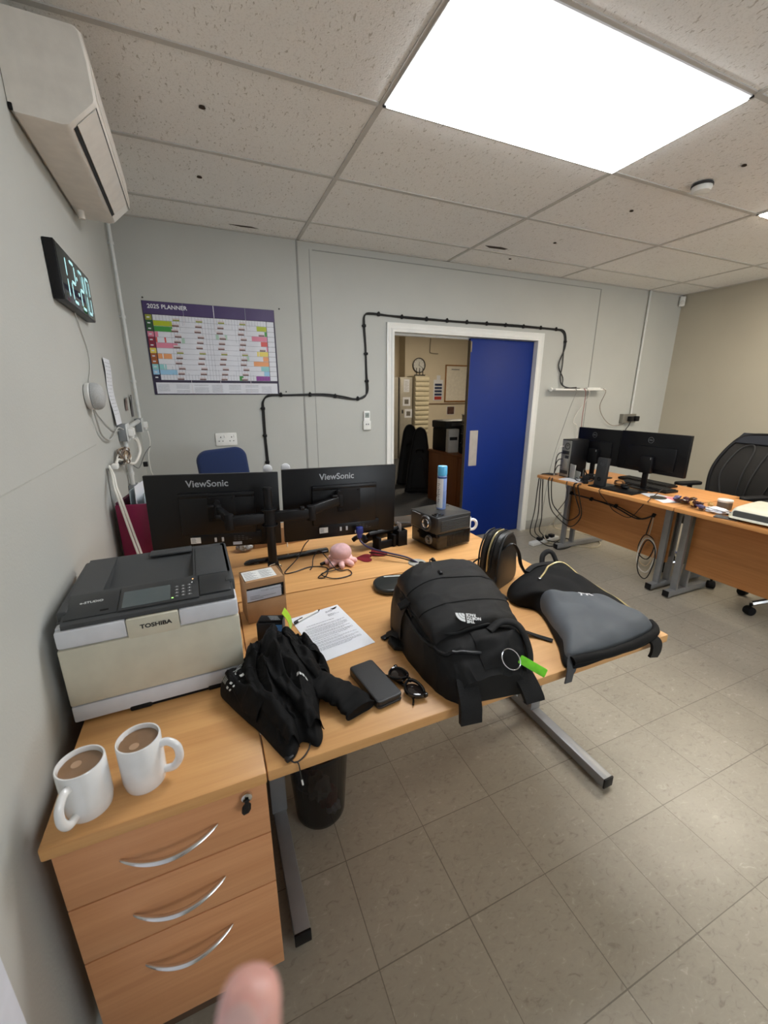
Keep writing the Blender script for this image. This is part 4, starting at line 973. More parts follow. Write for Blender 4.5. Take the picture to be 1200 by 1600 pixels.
for v in tb.bm.verts:
    p = Matrix.Rotation(R(-28), 3, 'Z') @ v.co; q = drop(T2, 1.075+p.x, .842+p.y, .0016); v.co = q+Vector((0, 0, 40*0+p.z))
tb.build('logo', _M['logo_white'], gb)

# ---- small round-topped black leather bag standing behind, gold zip along its edge
lb = thing('leather_bag', 'small upright black leather bag with gold zip, standing beside the flat grey backpack', 'bag', (.968, 1.150, DP), R(-66))
leath = mat('black_soft_leather', (.012, .0118, .0118), .33, bump=.5, bscale=350, spec=.5)
prof_ = [(-.085, .0), (.085, .0), (.088, .11), (.080, .165), (.058, .205), (.025, .226), (-.025, .226), (-.058, .205), (-.080, .165), (-.088, .11)]
pr2 = [(p.x, p.y) for p in smooth([(x, y, 0) for x, y in prof_], 5, True)]
b = MB(); b.prism(pr2, -.040, .040, .016, 4, M=Matrix(((0, 0, 1, 0), (1, 0, 0, 0), (0, 1, 0, .002), (0, 0, 0, 1)))); b.build('body', leath, lb)
zp = [(0, -.0895, .07), (0, -.0895, .12), (0, -.083, .168), (0, -.060, .208), (0, -.026, .230), (0, .026, .230)]
b = MB(); b.tube(zp, .0036, n=8); b.build('gold_zip', _M['brass_zip'], lb)
for s_ in (-1, 1):
    b = MB(); b.tube([(s_*.012, y*1.004, z) for _, y, z in zp], .004, n=8); b.build('zip_tape', webbing, lb)
    b = MB(); b.tube([(s_*.0395, y*.965, z*.985) for _, y, z in zp], .0035, n=8); b.build('edge_piping', leath, lb)
b = MB(); b.tube([(.036, -.05, .17), (.066, -.03, .20), (.080, .0, .16), (.086, .02, .10), (.10, .05, .05)], .009, n=10, flat=.5); b.build('shoulder_strap', leath, lb)
b = MB(); b.tube([(-.030, -.075, .13), (-.060, -.095, .10), (-.062, -.10, .05), (-.035, -.085, .02)], .006, n=10, flat=.5); b.build('side_strap', webbing, lb)

lb.scale = (.95, .95, .91)
# ---- black jacket in a heap in front of the printer
jk = thing('jacket', 'crumpled black jacket with white print heaped between printer and phone wallet', 'jacket')
oj = [(-.030, .928), (-.036, .895), (.004, .808), (.034, .752), (.060, .690), (.078, .657), (.096, .668), (.108, .690), (.120, .688), (.140, .668), (.156, .690), (.162, .735), (.175, .79), (.205, .835), (.226, .885), (.222, .935), (.200, .985), (.178, 1.005), (.130, .998), (.085, .992), (.045, .985), (.018, .962), (-.008, .945)]
def crease(x, y, s, k, seed, p=4):
    """sharp cloth ridges, k stretches them along the fall of the folds"""
    wx = x+.018*fn3(x, y, 16, seed+3); wy = y+.03*fn3(x, y, 11, seed+5)
    d = wx*.96+wy*.28+1.6*(wy-.82)**2; e_ = wy*.96-wx*.28
    return (1-abs(noise.noise(Vector((d*s, e_*s*k, seed)))))**p
def hj(x, y):
    t = max(0, min(1, (y-.655)/.22))
    base = .022+.088*t*math.exp(-((x-.085)/.145)**2)
    s = (x-.02)*11+2.4*(y-.8)**2*11+.9*fn3(x, y, 6, 1.)
    f = ridge(s*.42)
    return base*(.70+.34*f**1.2)+.024*(.45+.55*t)*crease(x, y, 20, .26, 1., 3)+.008*crease(x, y, 38, .35, 7., 4)+.0022*crease(x, y, 85, .7, 11., 5)-.012
b = lump(oj, (.085, .85), hj, .050, nr=70, nt=300); jo = b.build('body', fabric_soft, jk, smooth_deg=70); TJ = surf(jo)
# doubled edges of cloth lying over the heap: thin sheets with a free, wavy border
def sheet(pts, w0, w1, name, side=1, curl=.010):
    P = smooth([(x, y, 0) for x, y in pts], 10); n = len(P); b = MB()
    def F(u, v):
        i = min(n-1, int(u*(n-1))); p = P[i]; t_ = (P[min(i+1, n-1)]-P[max(i-1, 0)]).normalized(); sd = Vector((-t_.y, t_.x, 0))*side
        w = (w0+(w1-w0)*u)*(1+.25*math.sin(u*9+side)); q = p+sd*w*(v-.5)
        z = drop(TJ, q.x, q.y, .0025).z; e = math.sin(PI*max(0, min(1, v)))
        return (q.x, q.y, z+.0015+curl*e**.6*(.55+.45*math.sin(u*7+v*3))+.004*fn3(q.x, q.y, 60, 2))
    b.grid(F, 48, 14); o = b.build(name, fabric_soft, jk, smooth_deg=60); md = o.modifiers.new('s', 'SOLIDIFY'); md.thickness = .0016; md.offset = 0; return o
sheet([(.050, .955), (.034, .88), (.046, .80), (.082, .725), (.094, .68)], .030, .026, 'front_edge', 1, .014)
sheet([(.100, .970), (.082, .90), (.094, .82), (.126, .75), (.146, .70)], .036, .030, 'front_edge', -1, .016)
sheet([(.150, .985), (.142, .92), (.166, .86), (.190, .82)], .036, .040, 'collar', 1, .018)
sheet([(.188, .980), (.196, .93), (.210, .885), (.208, .85)], .026, .034, 'collar', -1, .014)
sheet([(-.008, .925), (-.010, .885), (.014, .83), (.040, .77)], .020, .026, 'hem', 1, .010)
# sleeve reaching right with a wide flat cuff
b = MB(); rings = []
SP = smooth([(.150, .84, .785), (.185, .812, .776), (.215, .785, .766), (.240, .752, .758), (.252, .716, .755)], 8)
for i, p in enumerate(SP):
    u = i/(len(SP)-1); t = (SP[min(i+1, len(SP)-1)]-SP[max(i-1, 0)]).normalized(); sd = t.cross(Vector((0, 0, 1))).normalized(); up = sd.cross(t)
    wd = .034+.006*u+.0022*math.sin(u*26)+.0016*math.sin(u*47); th = .020-.007*u+(.0030*math.sin(u*31+1)+.0018*math.sin(u*58))*(1-u)
    if u > .93: wd *= .97
    rings.append([p+sd*wd*math.copysign(abs(math.cos(a))**.8, math.cos(a))+up*th*math.sin(a)*(1+.18*math.sin(3*a+u*9)) for a in [2*PI*k/28 for k in range(28)]])
rings.append([SP[-1]+(Vector(q)-SP[-1])*.8-(SP[-1]-SP[-3])*.35 for q in rings[-1]])
b.ring(rings); b.build('sleeve', fabric_soft, jk)
# printed marks on the left side, small white logo, cord with pale tip, zip end
dirv = Vector((.62, .62, -.48)).normalized()
def hitp(x, y, z): 
    h = TJ.ray_cast(Vector((x, y, z))-dirv*.2, dirv); return (h[0]-dirv*.006) if h[0] else Vector((x, y, z))
def mark(b, quad):
    P = [hitp(*p) for p in quad]; b.add(P, [tuple(range(len(P)))])
b = MB(); base = Vector((-.034, .905, .790)); eu = Vector((.034, .004, .034)); ev = Vector((.014, -.066, -.004))
def dec(u0, v0, u1, v1):
    n_ = 5; P = [base+eu*(u0+(u1-u0)*k/n_)+ev*v0 for k in range(n_+1)]+[base+eu*(u1+(u0-u1)*k/n_)+ev*v1 for k in range(n_+1)]
    Q = [hitp(*p) for p in P]
    for k in range(n_): b.add([Q[k], Q[k+1], Q[2*n_-k], Q[2*n_+1-k]], [(0, 1, 2, 3)])
for k in range(5): dec(.0+.02*k, .02+.085*k, .95-.08*k, .05+.085*k)
for k, (u, w_, h_) in enumerate(((.05, .13, .10), (.32, .10, .09), (.72, .13, .12))): dec(u, .56, u+w_, .56+h_)
for u in (.08, .30, .5): dec(u, .74, u+.10, .80)
b.build('printed_marks', mat('print_white_worn', srgb(206, 208, 206), .5), jk)
b = MB()
for k in range(4): 
    P = [drop(TJ, .128+.006*k+dx, .800-.002*k+dy, .0025) for dx, dy in ((0, 0), (.0045, -.0015), (.0055, .004-.002*(k % 2)), (.001, .0055))]; b.add(P, [(0, 1, 2, 3)])
b.build('sleeve_logo', _M['print_white_worn'], jk)
b = MB(); b.tube([(.078, .664, .748), (.088, .650, .744), (.105, .655, .7432), (.122, .672, .744), (.130, .690, .75)], .0016, n=8); b.tube([(.090, .652, .7435), (.095, .6475, .740), (.097, .6465, .72), (.099, .646, .700)], .0013, n=8); b.build('draw_cord', cablek, jk)
b = MB(); b.cyl((.099, .646, .700), (.1005, .646, .686), .0018, n=8); b.build('cord_tip', whitep, jk)
b = MB(); b.box((-.009, -.006, 0), (.009, .006, .009), .003, M=TM((.080, .661, .743), (0, 0, .4))); b.build('cord_stop', blackp, jk)
b = MB(); b.tube([(.031, .772, .7425), (.034, .760, .7425), (.037, .748, .7425)], .0022, n=8); b.build('zip_end', chrome, jk)

# ------------------------------------------------------------------ the photographer's finger at the bottom edge
skin = mat('skin', srgb(232, 176, 164), .32, var=.10, vscale=60, bump=.3, bscale=500)
skin.node_tree.nodes['Principled BSDF'].inputs['Subsurface Weight'].default_value = .15
skin.node_tree.nodes['Principled BSDF'].inputs['Subsurface Radius'].default_value = (.01, .004, .002)
cm_ = Matrix.Rotation(-YAW, 4, 'Z') @ Matrix.Rotation(-PITCH, 4, 'X')
def camp(x, y, z): return Vector((0, 0, 1.44)) + (cm_ @ Vector((x, z, -y)))       # x right, y down, z ahead of the photographer's phone
def skinned(verts, edges, rad):
    me = bpy.data.meshes.new('s'); me.from_pydata([tuple(v) for v in verts], edges, [])
    o = bpy.data.objects.new('s', me); COL.objects.link(o)
    md = o.modifiers.new('skin', 'SKIN'); sb = o.modifiers.new('sub', 'SUBSURF'); sb.levels = 2; sb.render_levels = 2
    lay = me.skin_vertices[0].data if me.skin_vertices else None
    if lay is None:
        b_ = bmesh.new(); b_.from_mesh(me); b_.verts.layers.skin.verify(); b_.to_mesh(me); b_.free(); lay = me.skin_vertices[0].data
    for i, r in enumerate(rad): lay[i].radius = r if hasattr(r, '__len__') else (r, r); lay[i].use_root = (i == 0)
    dg = bpy.context.evaluated_depsgraph_get(); dg.update()
    out = bpy.data.meshes.new_from_object(o.evaluated_get(dg)); bpy.data.objects.remove(o); return out
V = []; E_ = []; Rd = []
def node(p, r, par=None):
    V.append(camp(*p)); Rd.append(r)
    if par is not None: E_.append((par, len(V)-1))
    return len(V)-1
wx, wy, wz = -.0285, .262, .060
wrist = node((wx, wy, wz), (.026, .020)); palm = node((wx-.002, wy-.035, wz+.014), (.032, .017), wrist); 
fo = node((wx+.02, wy+.12, wz-.055), (.030, .027), wrist); fo2 = node((wx+.06, wy+.24, wz-.13), .038, fo)
k1 = node((wx-.012, wy-.066, wz+.030), .0105, palm); k2 = node((-.0385, .172, .106), .0110, k1); k3 = node((-.0385, .152, .113), .0104, k2); k4 = node((-.0380, .1325, .118), .0088, k3)
for dx, dz in ((.008, .004), (.026, -.002), (.042, -.010)):      # the three curled fingers
    a = node((wx+dx, wy-.066+dx*.15, wz+.024+dz), .0100, palm); b_ = node((wx+dx+.002, wy-.078+dx*.3, wz+.052+dz), .0090, a); c_ = node((wx+dx+.002, wy-.054+dx*.3, wz+.060+dz), .0084, b_); node((wx+dx, wy-.040+dx*.3, wz+.044+dz), .0074, c_)
a = node((wx+.030, wy-.018, wz+.034), .0115, wrist); b_ = node((wx+.026, wy-.040, wz+.058), .0098, a); node((wx+.012, wy-.052, wz+.070), .0082, b_)
me = skinned(V, E_, Rd)
hp = thing('person', "photographer's blurred pink fingertip at the bottom edge in front of the drawers", 'person', camp(wx, wy, wz))
me.materials.append(skin); me.shade_smooth(); me.transform(Matrix.Translation(-camp(wx, wy, wz)))
ho = bpy.data.objects.new('hand', me); COL.objects.link(ho); ho.parent = hp
b = MB(); tp_ = camp(-.0382, .140, .1105)-camp(wx, wy, wz); nx_ = (camp(1, 0, 0)-camp(0, 0, 0)); ny_ = (camp(0, 1, -.35)-camp(0, 0, 0)).normalized()
nq = Matrix((nx_, -ny_, nx_.cross(-ny_))).transposed().to_4x4(); nq.translation = tp_+nx_.cross(-ny_)*.0024
b.sphere((0, 0, 0), (.0052, .0068, .0012), 16, 8, M=nq); b.build('fingernail', mat('nail_pink', srgb(234, 190, 180), .25), hp)
# sleeve over the forearm
b = MB(); p0, p1 = camp(wx+.022, wy+.10, wz-.045)-camp(wx, wy, wz), camp(wx+.075, wy+.30, wz-.16)-camp(wx, wy, wz)
b.cyl(p0, p1, .040, .052, n=28); b.build('sleeve', mat('dark_sleeve', srgb(40, 42, 48), .85, bump=.5, bscale=700), hp)
# ------------------------------------------------------------------ things on the left wall
def place(t, y, z, k, ky=None): t.location = (WX(y)+.0015, y, z); t.scale = (k, ky or k, k); t.rotation_euler = (0, 0, TH); return t  # left-wall locations, sizes and lead points scaled about the camera, worked out beforehand
acw = mat('ac_ivory_plastic', srgb(226, 220, 212), .42, bump=.08, bscale=300)
ac = thing('air_conditioner', 'ivory wall-mounted air conditioner high on the left wall under the ceiling', 'air conditioner', (XL, 1.79, 2.231))
LA = .885
prof = [(.0, .02), (.012, .006), (.130, .0), (.148, .004), (.222, .074), (.226, .084), (.222, .18), (.212, .25), (.200, .262), (.0, .262)]
def acring(y, k=1., dz=0): return [(x*k, y, .13+(z-.13)*k+dz) for x, z in prof]
b = MB(); b.ring([acring(.004, .985), acring(.0, .985)] and [acring(0, .97), acring(.012), acring(LA-.012), acring(LA, .97)]); b.build('casing', acw, ac)
b = MB(); fp = [(.218, .088), (.2285, .094), (.225, .18), (.215, .25), (.205, .258), (.2, .2)]
b.ring([[(x, y, z) for x, z in fp] for y in (.012, LA-.012)]); b.build('front_panel', acw, ac)
nrm = Vector((.074, 0, -.070)).normalized(); along = Vector((.074, 0, .070)).normalized(); p0 = Vector((.148, 0, .004))
def onl(s, y, o): v = p0+along*s+nrm*o; return (v.x, y, v.z)
b = MB(); b.add([onl(.004, .02, .0015), onl(.018, .02, .0015), onl(.018, LA-.10, .0015), onl(.004, LA-.10, .0015)], [(0, 1, 2, 3)]); b.build('air_slot', mat('slot_black', (.01, .01, .011), .7), ac)
b = MB(); b.add([onl(.019, .015, .002), onl(.094, .015, .002), onl(.094, LA-.10, .002), onl(.019, LA-.10, .002), onl(.019, .015, .004), onl(.094, .015, .004), onl(.094, LA-.10, .004), onl(.019, LA-.10, .004)], [(4, 5, 6, 7), (0, 4, 7, 3), (1, 2, 6, 5), (0, 1, 5, 4), (3, 7, 6, 2)]); b.build('louver', acw, ac)
b = MB(); b.add([onl(.097, .012, .0025), onl(.1005, .012, .0025), onl(.1005, LA-.012, .0025), onl(.097, LA-.012, .0025)], [(0, 1, 2, 3)]); b.build('panel_gap', mat('gap_dark', (.03, .03, .03), .7), ac)
b = MB(); b.add([onl(.006, LA-.095, .0015), onl(.092, LA-.095, .0015), onl(.092, LA-.015, .0015), onl(.006, LA-.015, .0015)], [(0, 1, 2, 3)]); b.build('end_panel', mat('ac_end_white', srgb(234, 232, 226), .35), ac)
b = MB(); b.box((.0, -.004, .012), (.010, .006, .03), .002); b.build('bracket_clip', blackm, ac)
b = MB(); b.cyl((.035, LA-.12, -.028), (.035, LA-.12, .01), .014, n=16); b.build('drain_stub', acw, ac)

place(ac, 1.562, 2.130, .875, .82)
# digital clock
ck = thing('digital_clock', 'black rectangular digital wall clock with glowing digits on the left wall', 'clock', (XL, 1.852, 1.753), 0)
b = MB(); b.box((0, 0, 0), (.031, .463, .183), .002); b.build('housing', blackp, ck)
b = MB(); b.box((.030, .004, .004), (.033, .459, .179), .001); b.build('front_glass', mat('clock_black_glass', (.008, .012, .012), .08, spec=.6), ck)
segm = mat('clock_digit_glow', (.5, .8, .82), .4, emit=srgb(170, 226, 230), estr=.62)
SEG = {'1': 'bc', '2': 'abged', '0': 'abcdef'}
def digit(b, ch, y0, z0, w, h):
    t_ = .011; sl = .10
    def bar(p, q, ver):
        (y1, z1), (y2, z2) = p, q; d = .004
        if ver: P = [(y1, z1+d), (y1+t_/2, z1+d+t_/2), (y2+t_/2, z2-d-t_/2), (y2, z2-d), (y2-t_/2, z2-d-t_/2), (y1-t_/2, z1+d+t_/2)]
        else: P = [(y1+d, z1), (y1+d+t_/2, z1+t_/2), (y2-d-t_/2, z2+t_/2), (y2-d, z2), (y2-d-t_/2, z2-t_/2), (y1+d+t_/2, z1-t_/2)]
        P = [(.0336, y0+y+sl*(z), z0+z) for y, z in P]
        b.add(P+[(x+.0004, y, z) for x, y, z in P], [tuple(range(6, 12))]+[(i, (i+1) % 6, (i+1) % 6+6, i+6) for i in range(6)])
    A, B, C_, D_, E_, F_ = (0, 0), (w, 0), (0, h/2), (w, h/2), (0, h), (w, h)
    S = {'a': (E_, F_, 0), 'b': (D_, F_, 1), 'c': (B, D_, 1), 'd': (A, B, 0), 'e': (A, C_, 1), 'f': (C_, E_, 1), 'g': (C_, D_, 0)}
    for k in SEG[ch]: bar(*S[k])
for ch, y0 in (('1', .020), ('2', .132), ('2', .254), ('0', .356)):
    b = MB(); digit(b, ch, y0, .022, .060, .136); b.build('digit', segm, ck)
b = MB(); 
for z in (.062, .118): b.cyl((.0332, .216+.1*z, z), (.0340, .216+.1*z, z), .007, n=16)
b.build('colon', segm, ck)
b = MB(); b.tube([(-0.3769, 1.8608, 1.7178), (-0.3802, 1.9118, 1.6723), (-0.3817, 1.9735, 1.6015), (-0.3815, 1.9632, 1.5386), (-0.3801, 1.8710, 1.4667), (-0.3801, 1.8710, 1.4044), (-0.3817, 1.9735, 1.3458), (-0.3851, 2.1826, 1.2854), (-0.3823, 2.3110, 1.2731)], .0022, n=8)
tag(b.build('clock_lead', mat('pale_grey_cable', srgb(190, 190, 186), .5)), 'thin pale lead hanging from the digital clock down the left wall', 'cable')
place(ck, 1.623, 1.714, .888, 1.012)
# smart speaker
sp = thing('smart_speaker', 'round pale grey fabric smart speaker fixed to the left wall', 'speaker', (XL, 2.04, 1.431))
Mx = TM((0, 0, 0), (0, PI/2, 0))
b = MB(); b.lathe([(0, 0), (.046, 0), (.051, .006), (.0525, .016), (.050, .020), (0, .020)], 40, Mx, caps=False); b.build('mount', mat('speaker_white', srgb(214, 214, 212), .4), sp)
b = MB(); b.lathe([(.045, .0195), (.052, .022), (.0535, .032), (.050, .046), (.040, .056), (.022, .062), (0, .064)], 40, Mx, caps=False); b.build('fabric_dome', mat('grey_knit_fabric', srgb(176, 178, 178), .9, var=.12, vscale=250, bump=.8, bscale=900), sp)
b = MB(); b.tube([(-0.3701, 1.8304, 1.3885), (-0.3706, 1.8507, 1.3421), (-0.3739, 1.9016, 1.2882), (-0.3750, 2.0252, 1.2555), (-0.3780, 2.1403, 1.2631), (-0.3750, 2.2572, 1.2892), (-0.3667, 2.3271, 1.2766)], .0034, n=8)
tag(b.build('speaker_lead', mat('grey_cable', srgb(176, 176, 172), .5)), 'pale lead looping from the round speaker to the grey socket box', 'cable')
place(sp, 1.810, 1.432, .887)
# paper strip
nt = thing('paper_note', 'long narrow white paper list curling off the left wall near the corner', 'paper', (XL+.002, 2.475, 1.287))
def NS(u, v): return (.002+.022*max(0, .35-v)**1.5*2+.003*math.sin(v*9), .175*u+.006*(1-v), .325*v)
b = MB(); b.grid(lambda u, v: NS(u, v), 4, 20, .0005); b.build('sheet', paperw, nt)
b = MB(); rr = random.Random(5)
for k in range(15):
    v = .93-.055*k
    for j in range(3):
        u0 = .08+.28*j; u1 = u0+rr.uniform(.1, .24)
        P = [NS(u0, v), NS(u1, v), NS(u1, v+.010), NS(u0, v+.010)]; b.add([(x+.0012, y, z) for x, y, z in P], [(0, 1, 2, 3)])
b.build('print', mat('pencil_grey', srgb(188, 190, 194), .7), nt)
place(nt, 2.263, 1.300, .914); nt.location.x += .002
for k, (y0, z0, w_, h_, c_, lb_) in enumerate(((2.90, 1.345, .10, .075, (120, 104, 100), 'small brownish card pinned on the left wall beside the white paper list'), (3.10, 1.300, .075, .135, (92, 88, 92), 'dark grey leaflet pinned on the left wall beside the vertical pipe'))):
    t = thing('pinned_card', lb_, 'card', (XL+.002, y0, z0))
    b = MB(); b.grid(lambda u, v: (.001+.012*v*v*(1-u)+.006*math.sin(u*3), w_*u, h_*v), 6, 6, .0006); b.build('sheet', mat('card_tone_%d' % k, srgb(*c_), .5, var=.2), t)
    b = MB(); b.cyl((.003, w_*.8, h_*.92), (.010, w_*.8, h_*.92), .003, n=10); b.build('pin', whitep, t)
    place(t, (2.732, 2.963)[k], (1.3505, 1.306)[k], (.942, .956)[k]); t.location.x += .001
# conduit pipe with socket boxes
pipem = mat('white_conduit', srgb(214, 216, 214), .4)
def conduit(label, x, y, z0, z1, clips, r=.0105, wall='left'):
    t = thing('conduit_pipe', label, 'pipe', (x, y, z0)); b = MB(); b.cyl((0, 0, 0), (0, 0, z1-z0), r, n=18); b.build('tube', pipem, t)
    for z in clips:
        b = MB(); b.cyl((0, 0, z-z0-.008), (0, 0, z-z0+.008), r+.0035, n=18); b.box((-.02, -.004, z-z0-.006), (.004, .012, z-z0+.006), .002) if wall == 'left' else b.box((-.006, -.004, z-z0-.006), (.006, .02, z-z0+.006), .002); b.build('saddle_clip', pipem, t)
    return t
conduit('white vertical pipe running down the corner beside the wall planner', WX(3.182)+.020, 3.182, 1.288, 2.5, (1.52, 1.90, 2.3))
conduit('short white pipe between the two lower grey socket boxes on the left wall', WX(2.398)+.019, 2.398, .993, 1.216, (1.05,), .0115)
greyb = mat('grey_metal_box', srgb(128, 132, 134), .45, .2)
def sockbox(label, y, z, k, w=.085, h=.085, d=.038, plugs=()):
    t = thing('socket_box', label, 'socket'); place(t, y, z, k); b = MB(); b.box((0, 0, 0), (d, w, h), .003); b.build('back_box', greyb, t)
    b = MB(); b.box((d, -.002, -.002), (d+.006, w+.002, h+.002), .002); b.build('faceplate', mat('socket_face', srgb(210, 212, 210), .4), t)
    for (py, pz) in plugs:
        b = MB(); b.box((d+.006, py-.02, pz-.022), (d+.032, py+.02, pz+.02), .006); b.box((d+.010, py-.008, pz-.034), (d+.026, py+.008, pz-.018), .003); b.build('plug', whitep, t)
    return t
sockbox('grey socket box with two white plugs, below the white paper list on left wall', 2.3455, 1.2176, .919, .12, .087, .036, ((.03, .045), (.085, .045)))
sockbox('grey socket box with one white plug, in the corner at the foot of the pipe', 3.051, 1.2065, .961, .10, .085, .036, ((.05, .045),))
sockbox('lowest grey socket box on the left wall, half behind the maroon box file', 2.365, .9136, .92, .085, .086, .04, ())
b = MB(); b.cyl((-0.3768, 2.4854, 1.2684), (-0.3910, 3.0450, 1.2748), .0125, n=16); tag(b.build('conduit_pipe', pipem), 'short white pipe linking the two upper socket boxes', 'pipe')
# cable junction and hanging leads
jn = thing('cable_junction', 'brownish taped tangle of cable joints on the left wall below the socket box', 'cable junction', (0, 0, 0))
tape = mat('yellowed_tape', srgb(170, 148, 122), .3, var=.25, vscale=40, trans=.2)
for k in range(6):
    b = MB(); rr = random.Random(20+k); c_ = Vector((.030, .02*rr.uniform(-1, 1), .008*rr.uniform(-1, 1))); ra, rb_ = .085+.02*rr.random(), .030+.01*rr.random(); tl_ = rr.uniform(-.3, .3)
    b.tube([c_+Vector((.016*math.sin(a*2+k), ra*math.cos(a), rb_*math.sin(a)+tl_*ra*math.cos(a)*.3)) for a in [2*PI*j/12 for j in range(12)]], .0042, n=8, sub=4, closed=True); b.build('cable_loop', [tape, mat('brown_cable', srgb(110, 96, 86), .45), cablew][k % 3], jn)
b = MB(); b.tube([(.03, -.10, -.012), (.034, -.05, .004), (.034, .02, .0), (.03, .08, .006)], .011, n=10); b.build('taped_joint', tape, jn)
b = MB(); b.box((.015, -.30, -.018), (.04, -.25, .004), .004); b.build('connector', whitep, jn)
b = MB(); b.tube([(.028, -.26, -.006), (.03, -.20, .012), (.032, -.14, .002), (.034, -.09, -.004)], .006, n=8); b.build('joint_lead', cablew, jn)
b = MB(); b.tube([(.03, -.255, -.014), (.03, -.21, .0), (.034, -.15, -.014), (.034, -.10, -.012)], .005, n=8); b.build('joint_lead', cablek, jn)
place(jn, 2.204, 1.162, .911)
for k, dx in enumerate((0, .009)):
    b = MB(); b.tube([(-.372, 1.92-.008*k, 1.163), (-.358+dx*.6, 1.865, 1.135), (-.346+dx*.8, 1.80, 1.10), (-.333+dx, 1.768, 1.055), (-.313+dx*1.2, 1.762, .914), (-.293+dx*1.2, 1.73, .825), (-.285+dx, 1.715, .7446)], .0046, n=10)
    tag(b.build('white_lead', cablew), ['left', 'right'][k]+'most of two thick white leads hanging in front of the maroon box file', 'cable')
b = MB(); b.tube([(-0.3782, 1.9118, 1.1541), (-0.3789, 1.9016, 1.0472), (-0.3789, 1.9016, 0.8686), (-0.3789, 1.9016, 0.0100)], .004, n=8); tag(b.build('grey_lead', mat('grey_cable_dark', srgb(150, 150, 146), .5)), 'thin grey line imitating a shadow straight down the left wall from the cable tangle', 'cable')  # grey tube drawn in place of a shadow line on the wall
for k, dy in enumerate((0, .035)):
    b = MB(); b.tube([(-.3335+.004*k, 2.3814+dy, 1.2263), (-.3246, 2.3977+dy, 1.2002), (-.3246, 2.3977+dy, 1.1541), (-.3446, 2.3434+dy, 1.1092), (-.3617, 2.2894, 1.1195)], .0058, n=8); tag(b.build('plug_lead', cablew), ['nearer', 'farther'][k]+' white plug lead curving down from the socket box into the cable tangle', 'cable')
b = MB(); b.tube([(-.3529, 3.1044, 1.2086), (-.3466, 3.0806, 1.1319), (-.356, 2.9861, 1.0667), (-.3536, 2.9626, .9717), (-.3445, 2.9861, .8275), (-.3451, 3.0096, .005)], .0026, n=8); tag(b.build('corner_lead', cablew), 'thin white lead hanging from the corner plug behind the left monitor', 'cable')
b = MB(); b.tube([(-.3463, 3.0687, 1.1129), (-.3553, 2.8233, 1.0942), (-.3648, 2.6189, 1.0472), (-.3668, 2.5075, 1.0639), (-.3648, 2.4195, 1.0891)], .0024, n=8); tag(b.build('dark_lead', mat('dark_grey_cable', srgb(96, 96, 94), .5)), 'thin dark lead with small black block beside the cable tangle', 'cable')
b = MB(); b.box((-.012, -.012, -.014), (.012, .012, .014), .002); tag(b.build('black_adapter', blackp, loc=(-.351, 2.755, 1.042)), 'tiny black adapter cube hanging on the thin dark lead', 'adapter')

# ------------------------------------------------------------------ back wall: year planner
YW = YB-.001
plm = [mat('planner_'+n, srgb(*c), .45, var=.03) for n, c in (('purple', (72, 56, 104)), ('white', (222, 224, 232)), ('line', (120, 124, 140)), ('limegreen', (176, 190, 30)), ('green', (60, 146, 60)), ('pink', (222, 134, 158)), ('red', (214, 84, 78)), ('yellow', (232, 212, 100)), ('orange', (232, 160, 106)), ('teal', (146, 204, 206)), ('skyblue', (150, 196, 226)), ('violet', (140, 64, 150)), ('dark', (44, 36, 62)), ('brown', (110, 74, 66)), ('olive', (150, 156, 60)), ('darkgreen', (44, 88, 50)), ('crimson', (140, 40, 62)), ('rust', (168, 96, 52)), ('mint', (176, 206, 190)), ('pale', (214, 204, 208)))]
PN = {m_.name[8:]: i for i, m_ in enumerate(plm)}
pla = thing('wall_planner', 'wide 2025 year planner poster with coloured month rows on the back wall', 'poster', (-.298, YW, 1.436))
PWD, PHT = .848, .592
def PP(x, z, o=0): 
    X_ = x*PWD+.006*(z-.5)*0; Z_ = z*PHT
    return (X_, -.0016-o-.0035*abs(math.sin(x*PI*4))**6*0-.004*math.sin(PI*z)*math.sin(PI*4*x+.6)**2, Z_)
b = MB(); b.grid(lambda u, v: PP(u, v), 48, 6, .0005); b.mi = 0
b.build('sheet', plm[PN['dark']], pla)
b = MB()
def cell(x0, z0, x1, z1, c, o=.0006):
    b.mi = PN[c]; n_ = max(1, int((x1-x0)*26)); P = [PP(x0+(x1-x0)*k/n_, z0, o) for k in range(n_+1)]; Q = [PP(x0+(x1-x0)*k/n_, z1, o) for k in range(n_+1)]
    for k in range(n_): b.add([P[k], P[k+1], Q[k+1], Q[k]], [(0, 1, 2, 3)])
cell(.004, .868, .996, .997, 'purple'); cell(.02, .012, .985, .137, 'white')
for k in range(7):
    for j in range(6):
        if (k*5+j) % 7: cell(.03+.136*k, .028+.016*j, .03+.136*k+.085+.012*((k+j*3) % 3), .031+.016*j, 'line', .0009)
ZT, ZB = .862, .165; rh = (ZT-ZB)/12
side = ['olive', 'darkgreen', 'darkgreen', 'pink', 'crimson', 'crimson', 'yellow', 'rust', 'rust', 'teal', 'skyblue', 'dark']
fills = {1: [(0, 5.6, 'limegreen'), (33.5, 37, 'limegreen')], 2: [(0, 5.6, 'green'), (36.2, 37, 'green')], 3: [(0, 1, 'pink'), (31.5, 37, 'pink'), (19.2, 20.2, 'mint'), (22.2, 23, 'mint')], 4: [(0, 3.2, 'red'), (34.6, 37, 'red'), (8, 9, 'mint')], 5: [(0, 6.6, 'pink'), (36.5, 37, 'pink')], 6: [(33, 37, 'yellow')], 7: [(0, 4.3, 'orange'), (35, 37, 'orange'), (29.2, 30, 'mint')], 8: [(31.5, 37, 'orange')], 9: [(0, 2.2, 'teal'), (34, 37, 'teal')], 10: [(0, 5.4, 'skyblue'), (35, 37, 'skyblue')], 11: [(32, 37, 'violet'), (26, 27.4, 'green')]}
